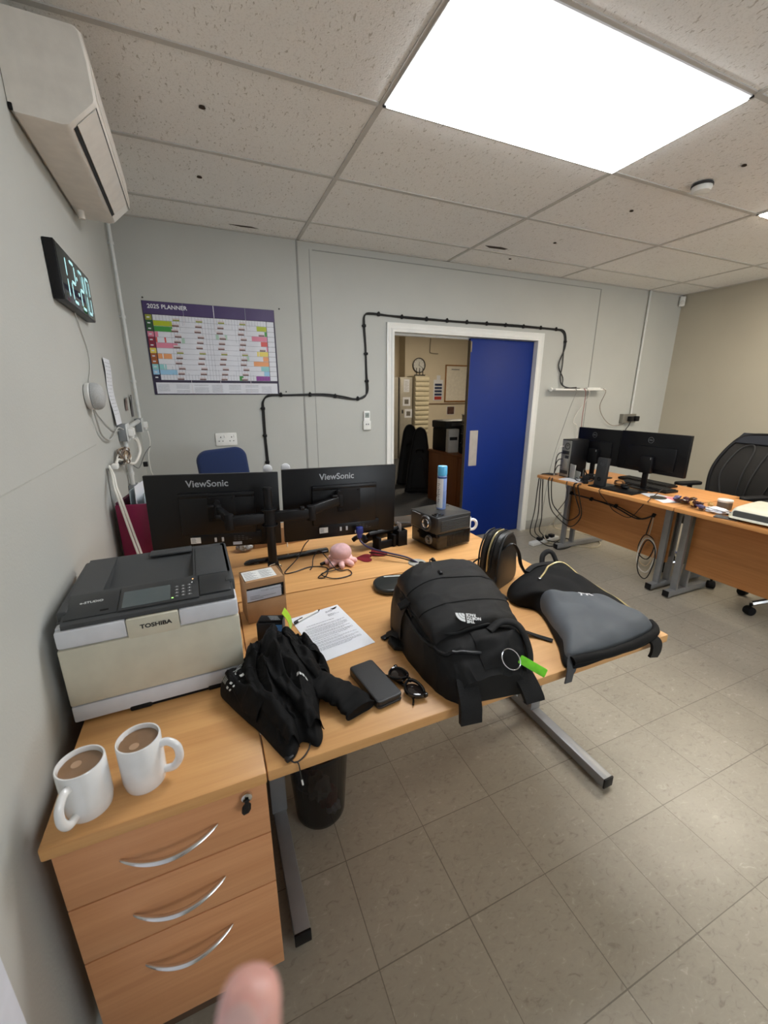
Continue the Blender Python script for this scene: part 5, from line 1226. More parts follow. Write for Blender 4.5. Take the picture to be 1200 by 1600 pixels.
GX0, GX1 = .062, .925; cw = (GX1-GX0)/37
for r_ in range(12):
    z1 = ZT-rh*r_; z0 = z1-rh
    cell(.012, z0+.001, .056, z1-.001, side[r_]); cell(.022, z0+rh*.38, .042, z0+rh*.6, 'white', .0009)
    cell(GX0, z0, GX1, z1, 'white'); cell(GX1+.004, z0+.002, .988, z1-.001, 'white')
    for a, e_, c in fills.get(r_, []): cell(GX0+cw*a, z0+.002, GX0+cw*e_, z1-.002, c, .0008)
    for k in range(5):
        x = GX0+cw*(6+7.2*k-(r_ % 3)*.4)
        if k < 4 or r_ in (2, 5): cell(x, z0+.003, x+cw*2.1, z0+rh*.30, 'brown' if r_ not in (0, 6) else 'olive', .001); cell(x, z0+rh*.30, x+cw*2.1, z0+rh*.6, 'pale', .0009)
    cell(GX0, z0-.0012, GX1, z0+.0012, 'line', .0012)
for k in range(38): cell(GX0+cw*k-.0007, ZB, GX0+cw*k+.0007, ZT, 'line', .0011)
for x in (.283, .510, .757): cell(x, .868, x+.005, .997, 'line' if x != .51 else 'white', .0012); cell(x, .02, x+.003, .868, 'pale', .0014)
b.build('print', plm, pla, smooth_deg=0)
b = MB(); b.text('2025 PLANNER', .036, TM((.030, -.0055, PHT*.945), FRONT), .0002, bold=.0007, align='LEFT'); b.build('title_lettering', paperw, pla)
for x, z, lb in ((-.287, 2.046, 'black drawing pin above the top left corner of the wall planner'), (.589, 2.04, 'black drawing pin right of the top right corner of the planner'), (.602, 1.458, 'tiny black nail in the wall right of the planner bottom corner')):
    t = thing('drawing_pin', lb, 'pin', (x, YB, z)); b = MB(); b.cyl((0, 0, 0), (0, -.008, 0), .0055, .004, n=14, bev=.001); b.build('head', blackp, t)
# double socket
ds = thing('double_socket', 'white double wall socket on the back wall above the blue chair', 'socket', (.132, YB, 1.113))
b = MB(); b.prism(rrect(.150, .094, .004), 0, .010, .003, M=TM((0, 0, 0), FRONT)); b.build('faceplate', whitep, ds)
b = MB()
for cx in (-.038, .038):
    for dx, dz, w_, h_ in ((0, .016, .006, .010), (-.013, -.012, .009, .005), (.013, -.012, .009, .005)): b.box((cx+dx-w_/2, -.0106, dz-h_/2), (cx+dx+w_/2, -.0098, dz+h_/2))
b.build('pin_holes', mat('socket_hole_dark', (.03, .03, .03), .7), ds)
for cx in (-.010, .058):
    b = MB(); b.box((cx-.006, -.0145, .012), (cx+.006, -.0095, .034), .0015); b.build('switch', whitep, ds)
# air conditioner remote in its holder
rm = thing('remote_control', 'small white remote control in a holder on the wall left of the doorway', 'remote', (1.262, YB, 1.148))
b = MB(); b.box((-.034, -.026, 0), (.034, 0, .075), .004); b.build('holder', whitep, rm)
b = MB(); b.box((-.028, -.022, .02), (.028, -.004, .155), .006, 3); b.build('body', mat('remote_white', srgb(240, 240, 238), .35), rm)
b = MB(); b.box((-.019, -.0228, .100), (.019, -.0218, .142), .002); b.build('display', mat('remote_lcd', srgb(150, 160, 156), .2), rm)
b = MB(); b.text('20', .024, TM((0, -.0229, .122), FRONT), .0002); b.build('lcd_digits', printk, rm)
for k in range(2):
    b = MB(); b.box((-.014+.018*k, -.0288, .040), (-.004+.018*k, -.0258, .052), .002); b.build('button', mat('button_grey', srgb(128, 132, 136), .5), rm)

# ------------------------------------------------------------------ black cable run round the doorway, held with clips
yc = YB-.007
path = [(.415, .70), (.415, .894), (.412, 1.10), (.413, 1.30), (.420, 1.385), (.47, 1.425), (.60, 1.430), (.889, 1.430), (1.06, 1.408), (1.159, 1.398), (1.24, 1.412), (1.265, 1.46), (1.262, 1.60), (1.258, 1.80), (1.246, 1.96), (1.252, 2.035), (1.30, 2.052), (1.46, 2.050), (1.648, 2.044), (2.148, 2.045), (2.708, 2.046), (3.22, 2.045), (3.34, 2.035), (3.385, 1.98), (3.390, 1.87)]
cr_ = thing('cable_run', 'black cable pair clipped around the top of the doorway along the back wall', 'cable')
for k, (dx, dz) in enumerate(((0, 0), (.009, .009))):
    b = MB(); rr = random.Random(k); P = [(x+(dx if i < 5 or i > 10 else 0)+rr.uniform(-.004, .004)*k, yc-.002*k, z+dz+rr.uniform(-.005, .005)*k) for i, (x, z) in enumerate(path)]
    P += [(3.385-.05*k, yc-.01, 1.72), (3.375+.035*k, yc-.01, 1.60), (3.40+.01*k, yc-.02, 1.53), (3.46, yc-.05, 1.502), (3.56, yc-.06, 1.499+.006*k)]
    b.tube(P, .0058, n=8, sub=5); b.build('cable', cablek, cr_)
sm_ = smooth([(x, 0, z) for x, z in path], 8); acc = 0; last = 0
for p, q in zip(sm_, sm_[1:]):
    acc += (q-p).length
    if acc-last > .195:
        last = acc; b = MB(); d = (q-p).normalized(); b.box((-.010, -.012, -.015), (.010, .003, .015), .003, M=TM((q.x+.004, yc, q.z+.004), (0, -math.atan2(d.z, d.x), 0))); b.cyl((q.x+.004-d.z*.017, yc+.004, q.z+.004+d.x*.017), (q.x+.004-d.z*.017, yc-.012, q.z+.004+d.x*.017), .0035, n=8); b.build('cable_clip', blackm, cr_)
# small shelf
sh = thing('wall_shelf', 'small white floating shelf on the back wall right of the blue door', 'shelf', (3.59, YB, 1.475))
b = MB(); b.box((-.35, -.11, 0), (.35, 0, .018), .006); b.build('board', whitetrim, sh)
b = MB(); b.cyl((-.35, -.055, .009), (-.365, -.055, .009), .018, n=16); b.build('end_cap', whitetrim, sh)
rt = thing('network_switch', 'flat black box with cables on the small white shelf', 'network switch', (3.53, YB-.058, 1.4935))
b = MB(); b.box((-.10, -.035, 0), (.06, .03, .008), .003); b.build('case', blackp, rt)
r2 = thing('white_router', 'flat white box on the right end of the small white shelf', 'router', (3.80, YB-.055, 1.4935))
b = MB(); b.prism([(-.10, -.03), (.09, -.03), (.09, .03), (-.06, .03)], 0, .012, .003); b.build('case', whitep, r2)
for nm, lb, m_, r_, P in (
    ('grey_lead', 'thin grey lead hanging from the shelf down to the right hand desk', mat('grey_cable_dark', srgb(150, 150, 146), .5), .003, [(3.50, 3.205, 1.49), (3.505, 3.195, 1.46), (3.47, 3.22, 1.30), (3.44, 3.25, 1.1), (3.40, 3.27, .9), (3.35, 3.28, .6), (3.3, 3.28, .005)]),
    ('red_lead', 'thin red lead hanging from the shelf behind the right hand monitors', mat('red_cable', srgb(150, 70, 64), .5), .0032, [(3.62, 3.21, 1.495), (3.64, 3.20, 1.46), (3.70, 3.25, 1.35), (3.73, 3.28, 1.2), (3.75, 3.29, .95), (3.75, 3.29, .005)]),
    ('white_lead', 'thin white lead looping from the shelf behind the right hand monitors', cablew, .0036, [(3.66, 3.21, 1.495), (3.70, 3.20, 1.45), (3.72, 3.26, 1.36), (3.66, 3.29, 1.25), (3.62, 3.29, 1.15), (3.70, 3.29, 1.0), (3.70, 3.29, .005)]),
    ('brown_lead', 'thin brown lead sagging from the shelf to the metal socket', mat('brown_cable2', srgb(120, 100, 84), .5), .003, [(3.90, 3.215, 1.495), (3.93, 3.20, 1.46), (3.97, 3.28, 1.32), (4.05, 3.29, 1.20), (4.20, 3.29, 1.105), (4.36, 3.29, 1.105), (4.44, 3.27, 1.15)])):
    b = MB(); b.tube(P, r_, n=8); tag(b.build(nm, m_), lb, 'cable')
# metal socket and white pipe on the right, motion sensor, smoke alarm
conduit('white vertical pipe on the back wall above the metal socket, right of the door', 4.512, YB-.018, 1.222, 2.5, (1.7, 2.2), .0105, 'back')
fs = thing('metal_socket', 'metal double socket with black plugs on the back wall above right monitors', 'socket', (4.47, YB, 1.172))
b = MB(); b.box((-.115, -.045, -.05), (.105, 0, .05), .004); b.build('back_box', mat('galvanised', srgb(140, 138, 130), .4, .5), fs)
for x in (-.01, .085):
    b = MB(); b.box((x-.03, -.085, -.032), (x+.03, -.045, .025), .008); b.build('plug', blackp, fs)
b = MB(); b.tube([(-.01, -.07, -.03), (-.02, -.06, -.08), (-.03, -.03, -.16), (-.03, -.02, -.4)], .005, n=8); b.build('cord', cablek, fs)
ms = thing('motion_sensor', 'small white motion sensor in the far corner under the ceiling', 'sensor', (5.03, YB-.03, 2.43), R(-45))
b = MB(); b.prism(rrect(.055, .04, .012), -.05, .05, .008); b.build('body', whitep, ms); b = MB(); b.sphere((0, -.016, -.012), (.02, .012, .025), 16, 10); b.build('lens', mat('sensor_lens', srgb(214, 212, 206), .25), ms)
sa = thing('smoke_alarm', 'round white smoke alarm on the ceiling near the right edge', 'smoke alarm', (2.54, 1.668, H))
b = MB(); b.lathe([(.046, 0), (.050, -.004), (.050, -.012), (0, -.012)], 36, caps=False); b.build('base', darkgrey, sa); b = MB(); b.lathe([(.046, -.012), (.047, -.020), (.040, -.034), (.030, -.038), (0, -.039)], 36, caps=False); b.build('cover', whitep, sa)
# fixing holes, stains and a broken edge in the ceiling tiles
b = MB()
for x, y in ((.122, 2.058), (.110, 2.635), (2.502, 2.041), (2.528, 1.476), (2.492, 2.635), (2.436, 3.059), (1.37, .83), (.12, .85)): b.lathe([(0, H+.0035), (.009, H+.003), (.013, H-.001), (.011, H+.0035)], 14, TM((x, y, 0), (0, 0, 0)) @ TM((0, 0, 0), sc=(1, .8, 1)), caps=False)
b.prism([(2.06, 2.885), (2.20, 2.868), (2.27, 2.882), (2.25, 2.905), (2.12, 2.915)], H+.0028, H+.0038); b.prism([(.28, 3.215), (.42, 3.205), (.47, 3.222), (.36, 3.232)], H+.0025, H+.0038)
struct(b.build('trim_5', mat('ceiling_hole_brown', srgb(70, 58, 48), .9), smooth_deg=0))
# hairline joint on the left wall
b = MB(); b.prism([(WX(-2.), -2.), (WX(-2.)+.0012, -2.), (WX(1.82)+.0012, 1.82), (WX(1.82), 1.82)], 1.258, 1.2603); struct(b.build('trim_6', mat('wall_hairline', srgb(178, 178, 172), .7)))
# ------------------------------------------------------------------ the two desks on the right
rk = wood('beech_desk_right', srgb(196, 132, 74), srgb(224, 162, 98), 'Y')
def rdesk(label, x1, y0, y1, legs, pan):
    t = thing('desk', label, 'desk'); b = MB(); b.box((2.705, y0, DT-.026), (x1, y1, DT), .004); b.build('desktop', rk, t)
    for y, s_ in legs:
        b = MB(); fx = 3.405 if s_ == 2 else 3.60; b.box((2.965, y-.022, .012), (fx, y+.022, .055), .004); b.cyl((3.0, y, 0), (3.0, y, .014), .014, n=14); b.cyl((fx-.03, y, 0), (fx-.03, y, .014), .014, n=14)
        b.box((3.035, y-.022, .05), (3.062, y+.022, DT-.029), .003); b.box((3.15, y-.022, .05), (3.175, y+.022, DT-.029), .003); b.box((2.90, y-.02, DT-.06), (3.45, y+.02, DT-.028), .003)
        l = b.build('leg', silver, t)
        b = MB(); b.box((3.06, y-.008, .25), (3.152, y+.008, DT-.06)); b.build('cable_cover', mat('leg_panel_grey', srgb(112, 110, 104), .4, .4), l)
        b = MB(); b.box((2.9605, y-.0225, .011), (2.968, y+.0225, .056), .002); b.build('end_cap', blackp, l)
    b = MB(); b.box((3.085, pan[0], .215), (3.103, pan[1], DT-.028), .001); b.build('modesty_panel', wood('beech_panel', srgb(190, 126, 70), srgb(216, 152, 92), 'Y'), t)
    for y in (pan[0]+.08, pan[1]-.10):
        b = MB(); b.prism([(0, 0), (.06, 0), (.06, -.02), (.03, -.055), (0, -.02)], -.03, .03, .004, M=TM((3.03, y, DT-.027), FRONT)); b.build('panel_bracket', whitep, t)
    return t
rd1 = rdesk('beech desk against the back wall on the right carrying two black monitors', 3.43, 1.580, 2.785, ((1.80, 1), (2.72, -1)), (1.78, 2.74))
rd2 = rdesk('beech desk at the right edge carrying the white desktop machine and clutter', 3.34, .36, 1.576, ((1.668, 2), (.42, -1)), (.46, 1.64))
for o in COL.objects: 
    if o.parent == rd2 and o.name.startswith('leg') and o.data.vertices[0].co.y > 1: pass
# monitors
def dmon(label, x, y1, y0, z0, z1, ly, lz, stand):
    t = thing('monitor', label, 'monitor', (x, (y0+y1)/2, DP)); w = y1-y0; a, c = z0-DP, z1-DP
    b = MB(); b.box((0, -w/2, a), (.03, w/2, c), .004); b.box((-.012, -w*.36, a+.03), (.004, w*.36, c-.10), .01); b.build('back_shell', monb, t)
    b = MB(); b.box((.0295, -w/2+.006, a+.012), (.0312, w/2-.006, c-.006)); b.build('screen', _M['screen_off'], t)
    M_ = TM((-.0008, ly, lz-DP), LEFT); rr_ = [(.021*math.cos(2*PI*k/28), .021*math.sin(2*PI*k/28)) for k in range(28)]
    b = MB(); b.tube([(x_, y_, .0) for x_, y_ in rr_], .0016, n=6, sub=1, closed=True, M=M_); b.text('DELL', .0125, M_, .0005, bold=.0004); b.build('logo', mat('logo_grey_silver', srgb(118, 120, 122), .35, .4), t)
    if stand:
        b = MB(); b.box((-.045, -.045, a+.0), (-.004, .045, a+.125), .006); b.box((-.030, -.02, .01), (-.012, .02, a+.05), .004); b.build('stand_neck', blackp, t)
        b = MB(); b.box((-.06, -.10, 0), (.12, .10, .010), .003); b.build('stand_base', blackp, t)
        b = MB(); b.box((-.046, -.038, a+.105), (-.0445, -.032, a+.120)); b.build('release_button', silver, t)
    return t
dmon('left and farther of the two black monitors on the right hand desk', 3.05, 2.70, 2.285, .868, 1.160, .035, 1.105, True)
dmon('right and larger looking of the two black monitors on the right hand desk', 3.04, 2.272, 1.752, .868, 1.165, .016, 1.110, True)
dk = thing('monitor_stand', 'empty black monitor stand with flat base at the front edge of right desk', 'monitor stand', (2.79, 2.21, DP), R(4))
b = MB(); b.box((-.012, -.043, .004), (.022, .043, .225), .003, M=TM((0, 0, 0), (0, R(4), 0))); ri = b.build('riser', darkgrey, dk)
b = MB(); b.tube([(-.014+.0, .012*math.cos(2*PI*k/16), .065+.012*math.sin(2*PI*k/16)) for k in range(16)], .003, n=6, sub=2, closed=True); b.build('cable_hole', blackm, ri)
b = MB(); M_ = TM((.0005, .0, .18), LEFT); b.tube([(.014*math.cos(2*PI*k/24), .014*math.sin(2*PI*k/24), 0) for k in range(24)], .0011, n=6, sub=1, closed=True, M=M_); b.text('DELL', .0085, M_, .0004); b.build('logo', mat('logo_dim', srgb(92, 94, 96), .4, .3), ri)
b = MB(); b.box((-.055, -.30, 0), (.135, .06, .009), .003); b.build('base', blackp, dk)
# PC tower
tw = thing('computer_tower', 'black computer tower with grey rear panel at the far end of right desk', 'computer', (2.835, 2.56, DP), R(-4))
b = MB(); b.box((.004, -.0, 0), (.185, .115, .325), .004); b.build('case', blackp, tw)
b = MB(); b.box((0, .006, .008), (.006, .109, .318), .001); rp = b.build('rear_panel', mat('rear_panel_grey', srgb(150, 150, 144), .4, .5), tw)
b = MB(); b.tube([(-.001, .045+.026*math.cos(2*PI*k/20), .270+.026*math.sin(2*PI*k/20)) for k in range(20)], .003, n=6, sub=1, closed=True)
for k in range(4): b.cyl((-.001, .045, .270), (-.001, .045+.026*math.cos(PI*k/4), .270+.026*math.sin(PI*k/4)), .0012, n=6)
b.build('fan_grille', darkgrey, rp)
for z0, z1, y0, y1 in ((.20, .23, .02, .095), (.13, .19, .02, .06), (.03, .06, .015, .10)):
    b = MB(); b.box((-.003, y0, z0), (.001, y1, z1), .001); b.build('port_block', darkgrey, rp)
b = MB(); b.box((-.004, .02, .075), (.0, .075, .165), .002); b.build('power_supply', mat('psu_grey', srgb(170, 168, 160), .4, .4), rp)
for k in range(4):
    b = MB(); z = .06+.055*k; b.tube([(-.002, .09, z+.04), (-.03, .105, z+.03), (-.035, .125, z-.02), (-.03, .135, .02), (-.03, .14, -.01)], .004, n=8); b.build('rear_lead', cablew if k == 3 else cablek, tw)
# clutter by the tower
ps_ = thing('paper_stack', 'loose white papers under the cables beside the computer tower', 'papers', (2.80, 2.49, DP), R(12))
for k in range(3):
    b = MB(); b.grid(lambda u, v: (-.07+.15*u+.01*k, -.10+.18*v-.012*k, .001+.0022*k+.002*math.sin(4*u+k)), 5, 5, .0005); b.build('sheet', paperw, ps_)
for k, (x, y, h_, lb) in enumerate(((2.835, 2.525, .115, 'taller of two thin pale upright plates beside the computer tower'), (2.86, 2.492, .062, 'shorter of two thin pale upright plates beside the computer tower'))):
    t = thing('upright_plate', lb, 'plate', (x, y, DP+.009), R(70)); b = MB(); b.box((-.05, -.0035, 0), (.05, .0035, h_), .001); b.build('plate', mat('pale_grey_metal', srgb(178, 178, 172), .4, .3), t)
hp_ = thing('headset', 'black headset tangled among cables on the right desk left of the monitor stand', 'headset', (2.87, 2.40, DP), R(30))
b = MB(); b.tube([(-.06, 0, .02), (-.06, .02, .06), (0, .03, .10), (.06, .02, .06), (.06, 0, .02)], .007, n=8, flat=.6); b.build('headband', blackp, hp_)
for s_ in (-1, 1):
    b = MB(); b.cyl((s_*.052, 0, .028), (s_*.075, 0, .028), .026, n=20, bev=.005); b.build('ear_cup', blackm, hp_)
ad = thing('power_adapter', 'black power adapter block on the right desk in front of the headset', 'adapter', (2.80, 2.36, DP), R(55)); b = MB(); b.box((-.05, -.02, 0), (.05, .02, .026), .005); b.build('body', blackp, ad)
for k in range(3):
    b = MB(); rr = random.Random(40+k); cx_, cy_ = 2.84+.03*k, 2.40-.03*k
    b.tube([(cx_+.05*math.cos(a)*(1+.3*rr.random()), cy_+.07*math.sin(a)*(1+.3*rr.random()), DP+.006+.02*k+.012*rr.random()) for a in [2*PI*j/10 for j in range(13)]], .0035, n=8); tag(b.build('coiled_lead', cablek), ['lowest', 'middle', 'topmost'][k]+' black lead coiled on the desk left of the monitor stand', 'cable')
ms2 = thing('mouse', 'black computer mouse with curled lead on the flat stand base', 'mouse', (2.88, 2.06, DP+.0095), R(-30)); b = MB(); b.sphere((0, 0, .014), (.028, .046, .016), 20, 12); b.build('body', blackp, ms2)
b = MB(); b.tube([(.0, .045, .012), (.02, .09, .03), (-.03, .10, .04), (-.05, .04, .03), (-.02, -.02, .034), (.03, .0, .036)], .0028, n=8); b.build('lead', cablek, ms2)
br = thing('brown_pouch', 'small tan leather pouch beside the monitor stand riser', 'pouch', (2.95, 2.16, DP), R(20)); b = MB(); b.sphere((0, 0, .026), (.05, .035, .026), 20, 12, f=lambda v: 1+.15*noise.noise(v*2)); b.build('body', mat('tan_leather', srgb(170, 116, 62), .5, bump=.3), br); b = MB(); b.box((-.03, -.036, .02), (.03, -.03, .034), .002); b.build('flap', mat('dark_tan', srgb(120, 80, 44), .5), br)
for k, (x, y, lb) in enumerate(((3.27, 2.16, 'farther of two black keyboards on the right desk beneath the monitors'), (3.10, 2.05, 'nearer of two black keyboards on the right desk beneath the monitors'))):
    t = thing('keyboard', lb, 'keyboard', (x, y, DP), R(-3)); b = MB(); b.box((-.065, -.215, 0), (.065, .215, .018), .005); b.build('case', blackp, t)
    b = MB()
    for i in range(5):
        for j in range(16): b.box((-.054+.022*i, -.205+.0258*j, .018), (-.036+.022*i, -.182+.0258*j, .023), .001, 1)
    b.build('keys', blackm, t, kind='stuff')
pp = thing('paper_sheet', 'white and pink paper sheet with a black disc on it, on right desk', 'paper', (2.90, 1.765, DP), R(-24)); b = MB(); b.grid(lambda u, v: (-.10+.2*u, -.14+.28*v, .001+.003*math.sin(3*u+2*v)), 6, 6, .0005); b.build('sheet', paperw, pp)
b = MB(); b.grid(lambda u, v: (.0+.085*u, -.12+.13*v, .0050+.002*math.sin(3*u+v)), 4, 4, .0003); b.build('pink_print', mat('pink_print', srgb(232, 140, 146), .6), pp)
cd = thing('black_disc', 'black disc with pale centre lying on the white and pink paper', 'disc', (2.845, 1.775, DP+.0065), 0); b = MB(); b.lathe([(.012, 0), (.05, 0), (.05, .002), (.012, .002), (.012, 0)], 36, caps=False); b.build('disc', blackg, cd)
rr = random.Random(11)
wcols = [srgb(70, 36, 44), srgb(88, 52, 62), srgb(60, 34, 30), srgb(196, 150, 84), srgb(98, 92, 130), srgb(84, 60, 40)]
desc = ['dark plum wrapper', 'mauve wrapper', 'dark brown wrapper', 'golden wrapper', 'violet foil wrapper', 'brown wrapper']
place = ['at the far left of the pile', 'in the middle of the pile', 'at the near end of the pile']
for k in range(18):
    a = k/18; x = 2.87-.07*a+rr.uniform(-.035, .045); y = 1.66-.22*a+rr.uniform(-.02, .02); z = .012+.012*(k % 3); sd = rr.uniform(0, 90)
    ci = (k*5+k//6) % 6; b = MB(); b.sphere((0, 0, 0), (.026, .016, .010), 12, 8, f=lambda v: 1+.55*noise.noise(v*2.2+Vector((sd, 0, 0))))
    o = b.build('sweet_wrapper', mat('wrapper_tone_%d' % ci, wcols[ci], .3, var=.25), loc=(x, y, DP+z+.004), rot=(rr.uniform(-.3, .3), rr.uniform(-.3, .3), rr.uniform(0, 3)), smooth_deg=30)
    tag(o, desc[ci]+' in the sweet pile on the right desk', 'wrapper', desc[ci]+'s in the sweet pile')
tb_ = thing('round_tub', 'round grey tub with white lid standing behind the sweet wrappers', 'tub', (2.965, 1.435, DP)); b = MB(); b.lathe([(0, 0), (.036, 0), (.039, .004), (.039, .050), (0, .050)], 36, caps=False); b.build('body', mat('tub_grey', srgb(108, 104, 98), .5), tb_); b = MB(); b.lathe([(.0395, .046), (.041, .048), (.041, .058), (.038, .061), (0, .061)], 36, caps=False); b.build('lid', whitep, tb_)
ts = MB(); ts.sphere((2.815, 1.395, DP+.018), (.045, .06, .018), 24, 14, f=lambda v: 1+.5*noise.noise(v*3.3+Vector((8, 0, 0)))); tag(ts.build('crumpled_tissue', paperw, smooth_deg=20), 'crumpled white tissue on the right desk between wrappers and grey card', 'tissue')
gc2 = thing('grey_card', 'dark grey rectangular card near the front edge of the right desk', 'card', (2.745, 1.305, DP), R(14)); b = MB(); b.box((-.032, -.055, .0), (.032, .055, .007), .002); b.build('cover', mat('card_grey', srgb(92, 90, 88), .5), gc2); b = MB(); b.box((-.026, -.05, .007), (.026, .05, .0075)); b.build('inlay', mat('card_grey_inlay', srgb(70, 70, 72), .4), gc2)
for k in range(3):
    t = thing('pen', ['black pen lying nearest the crumpled tissue', 'white pen lying between the other two pens by the white machine', 'dark pen lying nearest the grey round tub'][k], 'pen', (2.84+.035*k, 1.30+.01*k, DP+.0055), R(-70+12*k)); b = MB(); b.cyl((-.065, 0, 0), (.06, 0, 0), .0045, n=12, bev=.001); b.build('barrel', [blackp, whitep, darkgrey][k], t); b = MB(); b.cyl((.06, 0, 0), (.07, 0, 0), .004, .001, n=12); b.build('tip', silver, t)
# white desktop machine
wm = thing('laminator', 'rounded white desktop machine with dark grey front at the right photo edge', 'machine', (2.90, 1.095, DP), R(3))
b = MB(); b.prism([(p.x, p.y) for p in smooth([(-.155, .012, 0), (-.165, .03, 0), (-.150, .062, 0), (-.10, .078, 0), (.10, .082, 0), (.15, .07, 0), (.16, .02, 0), (.14, .008, 0)], 5, True)], -.20, .20, .02, 4, M=TM((0, 0, 0), FRONT)); b.build('body', mat('machine_ivory', srgb(226, 224, 206), .35), wm)
b = MB(); b.prism(rrect(.365, .050, .014), 0, .008, .003, M=TM((-.162, -.0, .040), (PI/2, R(0), -PI/2)) @ TM((0, 0, 0), (R(12), 0, 0))); b.build('front_band', mat('band_dark_grey', srgb(84, 86, 86), .45), wm)
for fx in (-.12, .12):
    for fy in (-.16, .16):
        b = MB(); b.cyl((fx, fy, 0), (fx, fy, .016), .012, n=12); b.build('foot', blackm, wm)

# ------------------------------------------------------------------ mesh office chairs behind the right desks
meshm = mat('black_mesh_fabric', (.012, .012, .013), .75, bump=1., bscale=900, alpha=.88)
def mesh_chair(label, x, y, rz):
    """faces local -x"""
    t = thing('mesh_office_chair', label, 'chair', (x, y, 0), rz)
    def BK(u, v, o=0):   # u across -1..1, v up 0..1
        w_ = .205+.07*math.sin(PI*min(1, v*.85+.12)); return (.215+.085*v*v+.10*v-.045*u*u+o-.03*math.sin(PI*v), u*w_, .60+.52*v)
    b = MB(); b.grid(lambda s, v: BK(2*s-1, v), 18, 18, .010); b.build('back_mesh', meshm, t)
    fr = [BK(-1, 0), BK(-1, .2), BK(-1, .45), BK(-1, .7), BK(-.97, .93), BK(-.7, 1.0), BK(0, 1.015), BK(.7, 1.0), BK(.97, .93), BK(1, .7), BK(1, .45), BK(1, .2), BK(1, 0), BK(.6, -.03), BK(0, -.04), BK(-.6, -.03)]
    b = MB(); b.tube(fr, .014, n=10, sub=5, closed=True); b.build('back_frame', blackp, t)
    for s_ in (-1, 1):
        b = MB(); b.tube([BK(s_*.12, .05, -.014), BK(s_*.14, .4, -.016), BK(s_*.22, .78, -.014), BK(s_*.45, .86, -.012), BK(s_*.66, .75, -.012), BK(s_*.72, .4, -.012), BK(s_*.6, .05, -.01)], .005, n=8); b.build('lumbar_rib', darkgrey, t)
    b = MB(); b.grid(lambda s, v: BK(2*s-1, .88+.15*v, -.012), 10, 4, .03); b.build('headband', mat('blue_black_vinyl', (.016, .020, .030), .4), t)
    b = MB(); b.prism(rrect(.44, .46, .09, 7), -.035, .035, .022, 4, M=TM((-.02, 0, .47))); b.build('seat', meshm, t)
    for s_ in (-1, 1):
        b = MB(); b.tube([(.02, s_*.24, .45), (.02, s_*.275, .46), (.02, s_*.28, .52), (.015, s_*.275, .70)], .017, n=10, flat=1.3); ar = b.build('arm_post', blackp, t)
        b = MB(); b.prism(rrect(.24, .075, .034, 6), 0, .028, .010, 3, M=TM((-.01, s_*.270, .70))); b.build('arm_pad', blackm, ar)
        b = MB(); b.cyl((.0, s_*.298, .60), (.0, s_*.304, .60), .009, n=14); b.build('height_button', chrome, ar)
    b = MB(); b.tube([(.12, 0, .44), (.21, 0, .46), (.25, 0, .58), (.245, 0, .72)], .024, n=10, flat=.6); b.build('back_stem', blackp, t)
    b = MB(); b.cyl((0, 0, .10), (0, 0, .44), .026, n=20); b.build('gas_column', blackp, t)
    b = MB()
    for k in range(5): a = 2*PI*k/5+.35; b.tube([(0, 0, .12), (.15*math.cos(a), .15*math.sin(a), .105), (.29*math.cos(a), .29*math.sin(a), .082)], .019, n=8)
    b.build('star_base', chrome, t)
    for k in range(5):
        a = 2*PI*k/5+.35; b = MB(); c_ = Vector((.29*math.cos(a), .29*math.sin(a), .030)); q_ = Vector((-math.sin(a), math.cos(a), 0)); b.cyl(c_-q_*.024, c_+q_*.024, .030, n=18, bev=.005); b.cyl(c_+Vector((0, 0, .02)), c_+Vector((0, 0, .055)), .008, n=10); b.build('castor', blackm, t)
    return t
mesh_chair('black mesh office chair behind the right hand desk, its back toward the right wall', 3.66, 1.83, R(-13.6))
c2 = mesh_chair('black office chair at the right edge, only its castor showing under the desk', 3.52, 1.18, R(-6))
# ------------------------------------------------------------------ cables under the right desk
def cab(name, label, P, r, m_=cablek, sub=6): b = MB(); b.tube(P, r, n=8, sub=sub); return tag(b.build(name, m_), label, 'cable')
ru = thing('cable_loom', 'black cable loom with ties running along the modesty panel of right desk', 'cable')
P = [(3.06, 2.76, .70), (3.055, 2.74, .60), (3.05, 2.69, .558), (3.05, 2.47, .551), (3.05, 2.23, .55), (3.05, 2.07, .515), (3.05, 1.99, .505), (3.05, 1.91, .556)]
for k in range(2): b = MB(); b.tube([(x-.004*k, y, z-.007*k-.012*k*math.sin(i*1.7)) for i, (x, y, z) in enumerate(P)], .0055, n=8); b.build('cable', cablek, ru)
for y, z in ((2.69, .558), (2.47, .551), (2.23, .55), (1.91, .556)): b = MB(); b.box((-.014, -.012, -.014), (.014, .012, .016), .004, M=TM((3.048, y, z), (.3, .2, .4))); b.build('cable_tie', blackm, ru)
coil = thing('coiled_cable', 'coil of black and white cable hanging from the right desk beside its legs', 'cable')
for k in range(4):
    rr = random.Random(60+k); cy_, cz_ = 1.915-.01*k, .30-.03*k; ra, rb_ = .055+.012*rr.random(), .10+.02*k
    b = MB(); b.tube([(3.035-.006*k+.008*math.sin(a*3), cy_+ra*math.cos(a), cz_+rb_*math.sin(a)) for a in [2*PI*j/14 for j in range(14)]], .0042, n=8, sub=4, closed=True); b.build('loop', [cablek, mat('beige_cable', srgb(200, 180, 150), .45), cablew, cablek][k], coil)
b = MB(); b.tube([(3.05, 1.91, .556), (3.04, 1.905, .48), (3.035, 1.91, .40)], .0045, n=8); b.build('tail', _M['beige_cable'], coil)
b = MB(); b.tube([(3.05, 1.92, .55), (3.038, 1.925, .47), (3.032, 1.93, .40)], .0045, n=8); b.build('tail', cablek, coil)
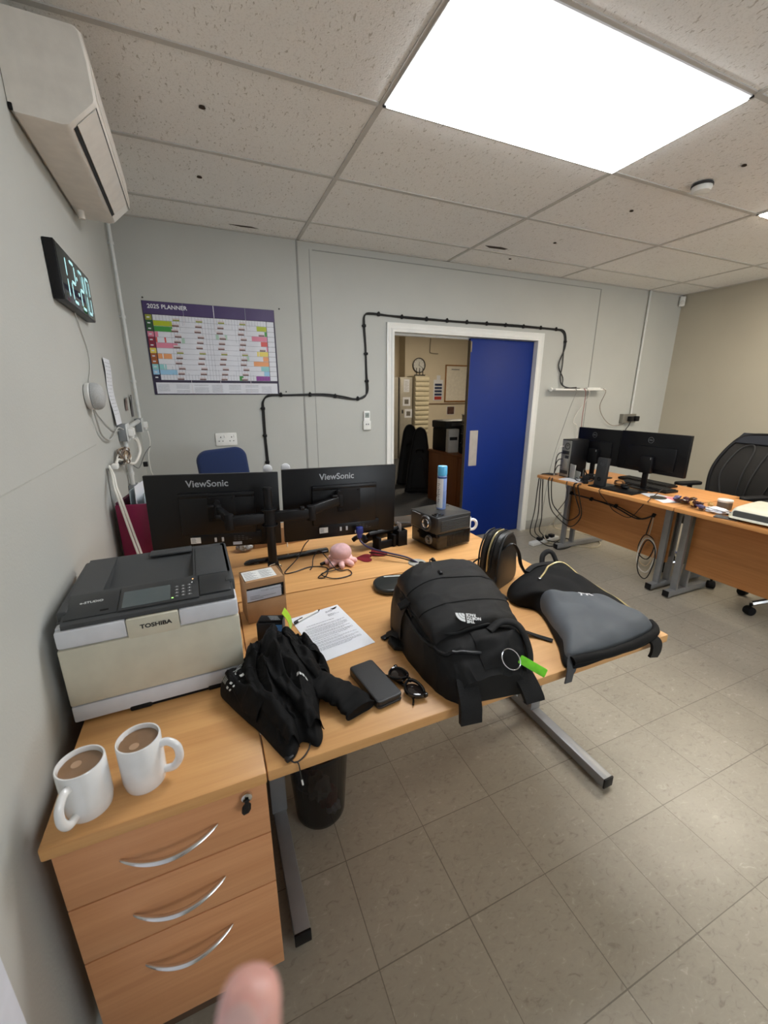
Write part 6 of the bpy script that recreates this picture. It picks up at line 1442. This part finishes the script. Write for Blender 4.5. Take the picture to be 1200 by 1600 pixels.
cab('hanging_lead', 'black lead hanging in a deep loop below the back end of right desk', [(2.70, 2.60, .745), (2.695, 2.60, .70), (2.85, 2.72, .50), (3.0, 2.80, .38), (3.03, 2.68, .30), (3.02, 2.55, .40), (2.80, 2.42, .60), (2.69, 2.36, .73), (2.71, 2.35, .748)], .0048)
cab('hanging_lead', 'black lead looping beside the deep loop, nearer the monitor stand', [(2.70, 2.63, .745), (2.69, 2.63, .70), (2.85, 2.74, .46), (3.0, 2.80, .32), (3.03, 2.64, .25), (3.01, 2.52, .38), (2.80, 2.38, .60), (2.69, 2.32, .73), (2.71, 2.31, .748)], .0048)
cab('thin_lead', 'thin dark lead drooping over the desk edge below the monitor stand base', [(2.85, 2.12, .757), (2.71, 2.12, .752), (2.695, 2.12, .72), (2.85, 2.14, .60), (3.0, 2.20, .52), (3.02, 2.08, .495), (3.0, 1.99, .60), (2.85, 1.86, .70), (2.695, 1.745, .74), (2.72, 1.75, .752), (2.9, 1.79, .80)], .003)
cab('thin_lead', 'thin dark lead crossing the modesty panel at the back end of right desk', [(2.70, 2.44, .745), (2.695, 2.44, .71), (2.90, 2.60, .55), (3.05, 2.82, .36)], .0034)
for k in range(3): cab('floor_lead', ['leftmost', 'middle', 'rightmost'][k]+' of three black leads dropping from the desk end to the white power strip', [(2.80+.03*k, 2.70, .748), (2.76+.02*k, 2.795, .735), (2.78+.03*k, 2.84, .60), (2.86+.05*k, 2.93, .35-.04*k), (2.86+.06*k, 2.96, .12), (2.92+.06*k, 2.93, .05)], .0048)
px_ = thing('power_strip', 'white power strip with black plugs on the floor by the door frame', 'power strip', (3.02, 2.92, 0), R(8))
b = MB(); b.box((-.20, -.03, 0), (.20, .03, .035), .006); b.build('body', whitep, px_)
for k in range(3): b = MB(); b.box((-.10+.09*k, -.024, .035), (-.05+.09*k, .024, .068), .007); b.build('plug', blackp, px_)
cab('floor_coil', 'black lead coiled on the floor in front of the white power strip', [(2.92, 2.90, .04), (2.97, 2.80, .006), (3.15, 2.78, .006), (3.28, 2.82, .006), (3.30, 2.90, .006), (3.18, 2.88, .012), (3.02, 2.80, .012), (2.98, 2.70, .006), (3.12, 2.70, .006), (3.22, 2.76, .012), (3.1, 2.84, .016), (3.0, 2.86, .04)], .005)
cab('white_floor_lead', 'cream lead making a wide loop on the floor under the right desk', [(3.03, 2.80, .30), (3.0, 2.86, .20), (2.99, 2.90, .08), (3.05, 2.84, .008), (3.2, 2.72, .006), (3.34, 2.60, .006), (3.50, 2.66, .006), (3.60, 2.85, .006), (3.55, 3.05, .006), (3.35, 3.10, .05), (3.15, 2.95, .2), (3.07, 2.80, .34)], .0052, mat('cream_cable', srgb(206, 198, 176), .45))
# ------------------------------------------------------------------ the room beyond the doorway
lockm = mat('locker_grey', srgb(176, 170, 156), .45, .1)
def locker(label, x0, x1, y=8.52):
    t = thing('locker', label, 'locker', ((x0+x1)/2, y, 0)); w = (x1-x0)/2-.004
    b = MB(); b.box((-w, 0, 0), (w, .45, 1.80), .004); b.build('body', lockm, t)
    b = MB(); b.box((-w+.012, -.014, .06), (w-.012, 0, 1.77), .003); d = b.build('door', lockm, t)
    b = MB(); b.box((-w+.05, -.022, 1.02), (-w+.09, -.014, 1.10), .003); b.build('lock', darkgrey, d)
    return t
locker('grey locker left of the dark gap seen through the doorway', 3.60, 4.01); lk2 = locker('grey locker with white notices on its door, right of the dark gap', 4.035, 4.36)
b = MB(); b.box((4.011, 8.53, .02), (4.034, 8.60, 1.79)); tag(b.build('gap_filler', mat('gap_black', (.012, .012, .012), .8)), 'dark vertical strip standing in for the shade between the two grey lockers', 'strip')  # black filler stands in for the shade inside the locker gap
for k, (x, z, w_, h_, lb) in enumerate(((4.20, 1.62, .14, .27, 'tall white notice at the top of the grey locker door'), (4.205, 1.28, .19, .19, 'upper of two white notices with square pictures on the locker'), (4.255, 1.02, .19, .19, 'lower of two white notices with square pictures on the locker'))):
    t = thing('notice', lb, 'notice', (x, 8.5035, z)); b = MB(); b.box((-w_/2, -.001, -h_/2), (w_/2, .001, h_/2)); b.build('sheet', paperw, t)
    b = MB()
    if k: b.box((-.05, -.002, -.055), (.05, -.001, .045))
    else:
        for j in range(8): b.box((-.05, -.002, -.11+.028*j), (.05-.02*(j % 2), -.001, -.104+.028*j))
    b.build('picture', mat('picture_grey', srgb(112, 108, 100), .6, var=.4, vscale=60), t)
dr = thing('drawer_tower', 'tall cream ribbed drawer tower standing right of the grey lockers', 'drawers', (4.545, 8.42, 0))
b = MB(); b.box((-.175, 0, 0), (.175, .42, 1.83), .004); b.build('body', mat('tower_cream', srgb(188, 178, 152), .5), dr)
for k in range(17):
    b = MB(); z = .04+.104*k; b.ring([[(x, -.002-.030*s_, z+dz) for s_, dz in ((0, 0), (.7, .01), (1, .035), (.8, .07), (0, .096))] for x in (-.17, .17)]); b.build('drawer', mat('tower_drawer', srgb(206, 196, 168), .45), dr)
tr_ = thing('desk_ornament', 'black ornament of three upright posts on the ribbed drawer tower', 'ornament', (4.545, 8.55, 1.831))
b = MB(); b.box((-.12, -.03, 0), (.13, .03, .03), .003); b.build('base', blackp, tr_)
for x in (-.08, 0, .08): b = MB(); b.cyl((x, 0, .03), (x, 0, .17), .009, n=10); b.build('post', blackp, tr_)
wc = thing('wall_clock', 'round white wall clock with black rim on the far cream wall', 'clock', (4.70, 8.897, 2.08))
Mf = TM((0, 0, 0), (PI/2, 0, 0))
b = MB(); b.lathe([(.15, 0), (.165, .01), (.165, .03), (.150, .036), (.145, .02)], 48, Mf, caps=False); b.build('rim', blackp, wc)
b = MB(); b.lathe([(0, .012), (.15, .012)], 48, Mf, caps=False); b.build('dial', whitep, wc)
b = MB()
for k in range(12): b.box((-.003, -.0145, .115), (.003, -.0125, .135), M=Matrix.Rotation(PI*k/6, 4, 'Y'))
b.build('hour_marks', printk, wc)
for a, l_ in ((12, .075), (118, .11)): b = MB(); b.box((-.004, -.017, -.01), (.004, -.015, l_), M=Matrix.Rotation(R(a), 4, 'Y')); b.build('hand', printk, wc)
wb = thing('whiteboard', 'wood-framed whiteboard on the far wall, half hidden by the blue door', 'whiteboard', (5.95, 8.895, 1.685))
b = MB(); b.box((-.50, -.012, -.40), (.50, -.002, .40)); b.build('board', mat('board_cream_white', srgb(236, 230, 216), .35), wb)
b = MB(); fm_ = wood('frame_oak', srgb(140, 96, 50), srgb(166, 116, 64), 'X')
for lo, hi in (((-.53, -.43), (.53, -.40)), ((-.53, .40), (.53, .43)), ((-.53, -.43), (-.50, .43)), ((.50, -.43), (.53, .43))): b.box((lo[0], -.022, lo[1]), (hi[0], 0, hi[1]), .003)
b.build('frame', fm_, wb)
b = MB(); b.box((-.36, -.0135, .315), (-.14, -.0125, .335)); b.build('writing', printg, wb)
sgn = thing('safety_sign', 'small white sign with blue bars and a red bar, left of the whiteboard', 'sign', (5.245, 8.898, 1.53))
b = MB(); b.box((-.13, -.004, -.24), (.13, 0, .24), .001); b.build('sheet', paperw, sgn)
for k in range(4): b = MB(); b.box((-.10, -.0056, .10-.075*k), (.10, -.0044, .15-.075*k)); b.build('blue_bar', mat('sign_navy', srgb(44, 56, 92), .5), sgn)
b = MB(); b.box((-.10, -.0056, -.22), (.10, -.0044, -.145)); b.build('red_bar', mat('sign_red', srgb(176, 60, 52), .5), sgn)
b = MB(); b.box((-.05, -.003, .24), (.05, -.001, .34)); b.build('hook_card', paperw, sgn)
b = MB(); b.box((4.8, 8.885, 1.20), (7.5, 8.9, 1.225)); struct(b.build('trim_7', mat('brown_rail', srgb(120, 92, 66), .6)))
pc_ = thing('photograph', 'small dark picture on the far wall below the brown rail', 'picture', (5.62, 8.897, 1.05)); b = MB(); b.box((-.10, -.004, -.09), (.10, 0, .09)); b.build('print', mat('picture_dark', srgb(96, 70, 62), .4, var=.5, vscale=20), pc_); b = MB(); b.box((-.11, -.003, -.10), (.11, 0, .10)); b.build('mount', paperw, pc_)
b = MB(); b.tube([(5.0, 8.885, 2.8), (4.98, 8.885, 2.42), (5.02, 8.885, 2.36), (5.2, 8.885, 2.35)], .010, n=8); tag(b.build('wall_cable', mat('dim_cable', srgb(150, 140, 124), .6)), 'pale cable bending across the far wall above the round clock', 'cable')
# brown cabinet with office clutter
cbm = wood('cabinet_brown', srgb(126, 72, 36), srgb(150, 90, 48), 'Z')
cb2 = thing('cabinet', 'brown wooden cabinet just beyond the doorway', 'cabinet', (2.835, 4.28, 0))
b = MB(); b.box((0, .004, 0), (.80, .72, .68), .003); b.build('body', cbm, cb2); b = MB(); b.box((-.012, -.012, .68), (.82, .735, .705), .003); b.build('top', cbm, cb2)
b = MB(); b.box((.015, -.012, .04), (.395, .003, .66), .002); b.box((.405, -.012, .04), (.785, .003, .66), .002); b.build('door', cbm, cb2)
lp2 = thing('office_printer', 'black office printer on the brown cabinet beyond the doorway', 'printer', (3.02, 4.80, .7055), R(4))
b = MB(); b.box((-.16, -.15, .0), (.30, .16, .30), .02); b.build('body', blackp, lp2); b = MB(); b.box((-.17, -.16, .30), (.31, .17, .40), .02); b.build('scanner_lid', darkgrey, lp2); b = MB(); b.box((-.08, -.165, .33), (.12, -.158, .37), .003); b.build('control_panel', mat('panel_grey', srgb(96, 96, 96), .4), lp2)
bb = thing('storage_box', 'white printed box on the brown cabinet in front of the black printer', 'box', (2.93, 4.585, .7055), R(-8)); b = MB(); b.box((-.06, -.045, 0), (.08, .045, .30), .003); b.build('carton', whitep, bb); b = MB(); b.box((-.045, -.0465, .16), (.06, -.0455, .20)); b.build('print', printk, bb)
tm_ = mat('clear_tray_plastic', srgb(150, 148, 140), .2, alpha=.55)
for k in range(4):
    t = thing('clear_tray', ['lowest', 'second from bottom', 'third from bottom', 'topmost'][k]+' of four stacked clear trays on the brown cabinet', 'tray', (3.21, 4.49, .706+.121*k)); b = MB()
    for lo, hi in (((-.13, -.10, 0), (.2, .10, .006)), ((-.13, -.10, 0), (.2, -.094, .115)), ((-.13, .094, 0), (.2, .10, .115)), ((-.13, -.1, 0), (-.124, .1, .115)), ((.194, -.1, 0), (.2, .1, .115))): b.box(lo, hi)
    b.build('tub', tm_, t); b = MB(); b.box((-.138, -.108, .108), (.208, .108, .119), .004); b.build('rim', mat('tray_rim', srgb(176, 172, 162), .3), t)
    b = MB(); rr = random.Random(k); b.box((-.10, -.07, .008), (.15, .07, .05+.04*rr.random()), .01); b.build('contents', mat('tray_contents_%d' % (k % 2), srgb(70+40*(k % 2), 64, 58), .7, var=.5, vscale=30), t)
tp2 = MB(); tp2.box((-.09, -.06, 0), (.14, .06, .03), .012); tag(tp2.build('black_pouch', blackm, loc=(3.22, 4.49, 1.191)), 'black flat pouch lying on top of the stacked clear trays', 'pouch')
hs = thing('headphones', 'black headphones and bands heaped at the front of the brown cabinet', 'headphones', (3.03, 4.40, .7055), R(20)); b = MB(); b.tube([(-.08, 0, .03), (-.07, .01, .13), (0, .02, .20), (.07, .01, .13), (.08, 0, .03)], .012, n=8); b.build('headband', blackp, hs)
for s_ in (-1, 1): b = MB(); b.cyl((s_*.06, 0, .05), (s_*.10, 0, .05), .045, n=20, bev=.008); b.build('ear_cup', blackm, hs)
gb2 = MB(); gb2.tube([(3.10, 4.36, .712), (3.16, 4.34, .745), (3.25, 4.34, .75), (3.30, 4.36, .715)], .012, n=8, flat=.5); tag(gb2.build('grey_strap', mat('grey_strap', srgb(130, 128, 122), .6)), 'pale grey strap lying at the front of the brown cabinet top', 'strap')
# two black instrument bags leaning against the cabinet side
def gig(label, p0, ang, h, w, lean):
    t = thing('instrument_bag', label, 'bag', p0, ang); pr = [(p.x, p.y) for p in smooth([(-w, 0, 0), (-w*1.0, h*.12, 0), (-w*.82, h*.45, 0), (-w*.62, h*.72, 0), (-w*.42, h*.93, 0), (0, h, 0), (w*.42, h*.93, 0), (w*.62, h*.72, 0), (w*.82, h*.45, 0), (w, h*.12, 0), (w, 0, 0), (0, -.0, 0)], 4, True)]
    M_ = TM((0, 0, .012), (PI/2+lean, 0, 0)); b = MB(); b.prism(pr, -.07, .07, .035, 4, M=M_); b.build('bag', fabric_k, t)
    b = MB(); b.tube([M_ @ Vector((x*.97, y*.985, .066)) for x, y in pr[::2]], .006, n=6, sub=2, closed=True); b.build('zip', darkgrey, t)
    b = MB(); b.prism([(x*.62, y*.5+.06) for x, y in pr], .066, .088, .008, M=M_); b.build('pocket', fabric_k, t)
    b = MB(); b.tube([M_ @ Vector((-.05, h*.62, .07)), M_ @ Vector((-.04, h*.66, .10)), M_ @ Vector((.04, h*.66, .10)), M_ @ Vector((.05, h*.62, .07))], .010, n=8); b.build('handle', fabric_k, t)
    return t
gig('taller black instrument bag leaning behind, left of the brown cabinet beyond the doorway', (2.98, 5.86, 0), R(-22), .98, .21, R(-14))
gig('shorter black instrument bag leaning directly against the brown cabinet side', (2.85, 5.30, 0), R(-30), .97, .20, R(-6))
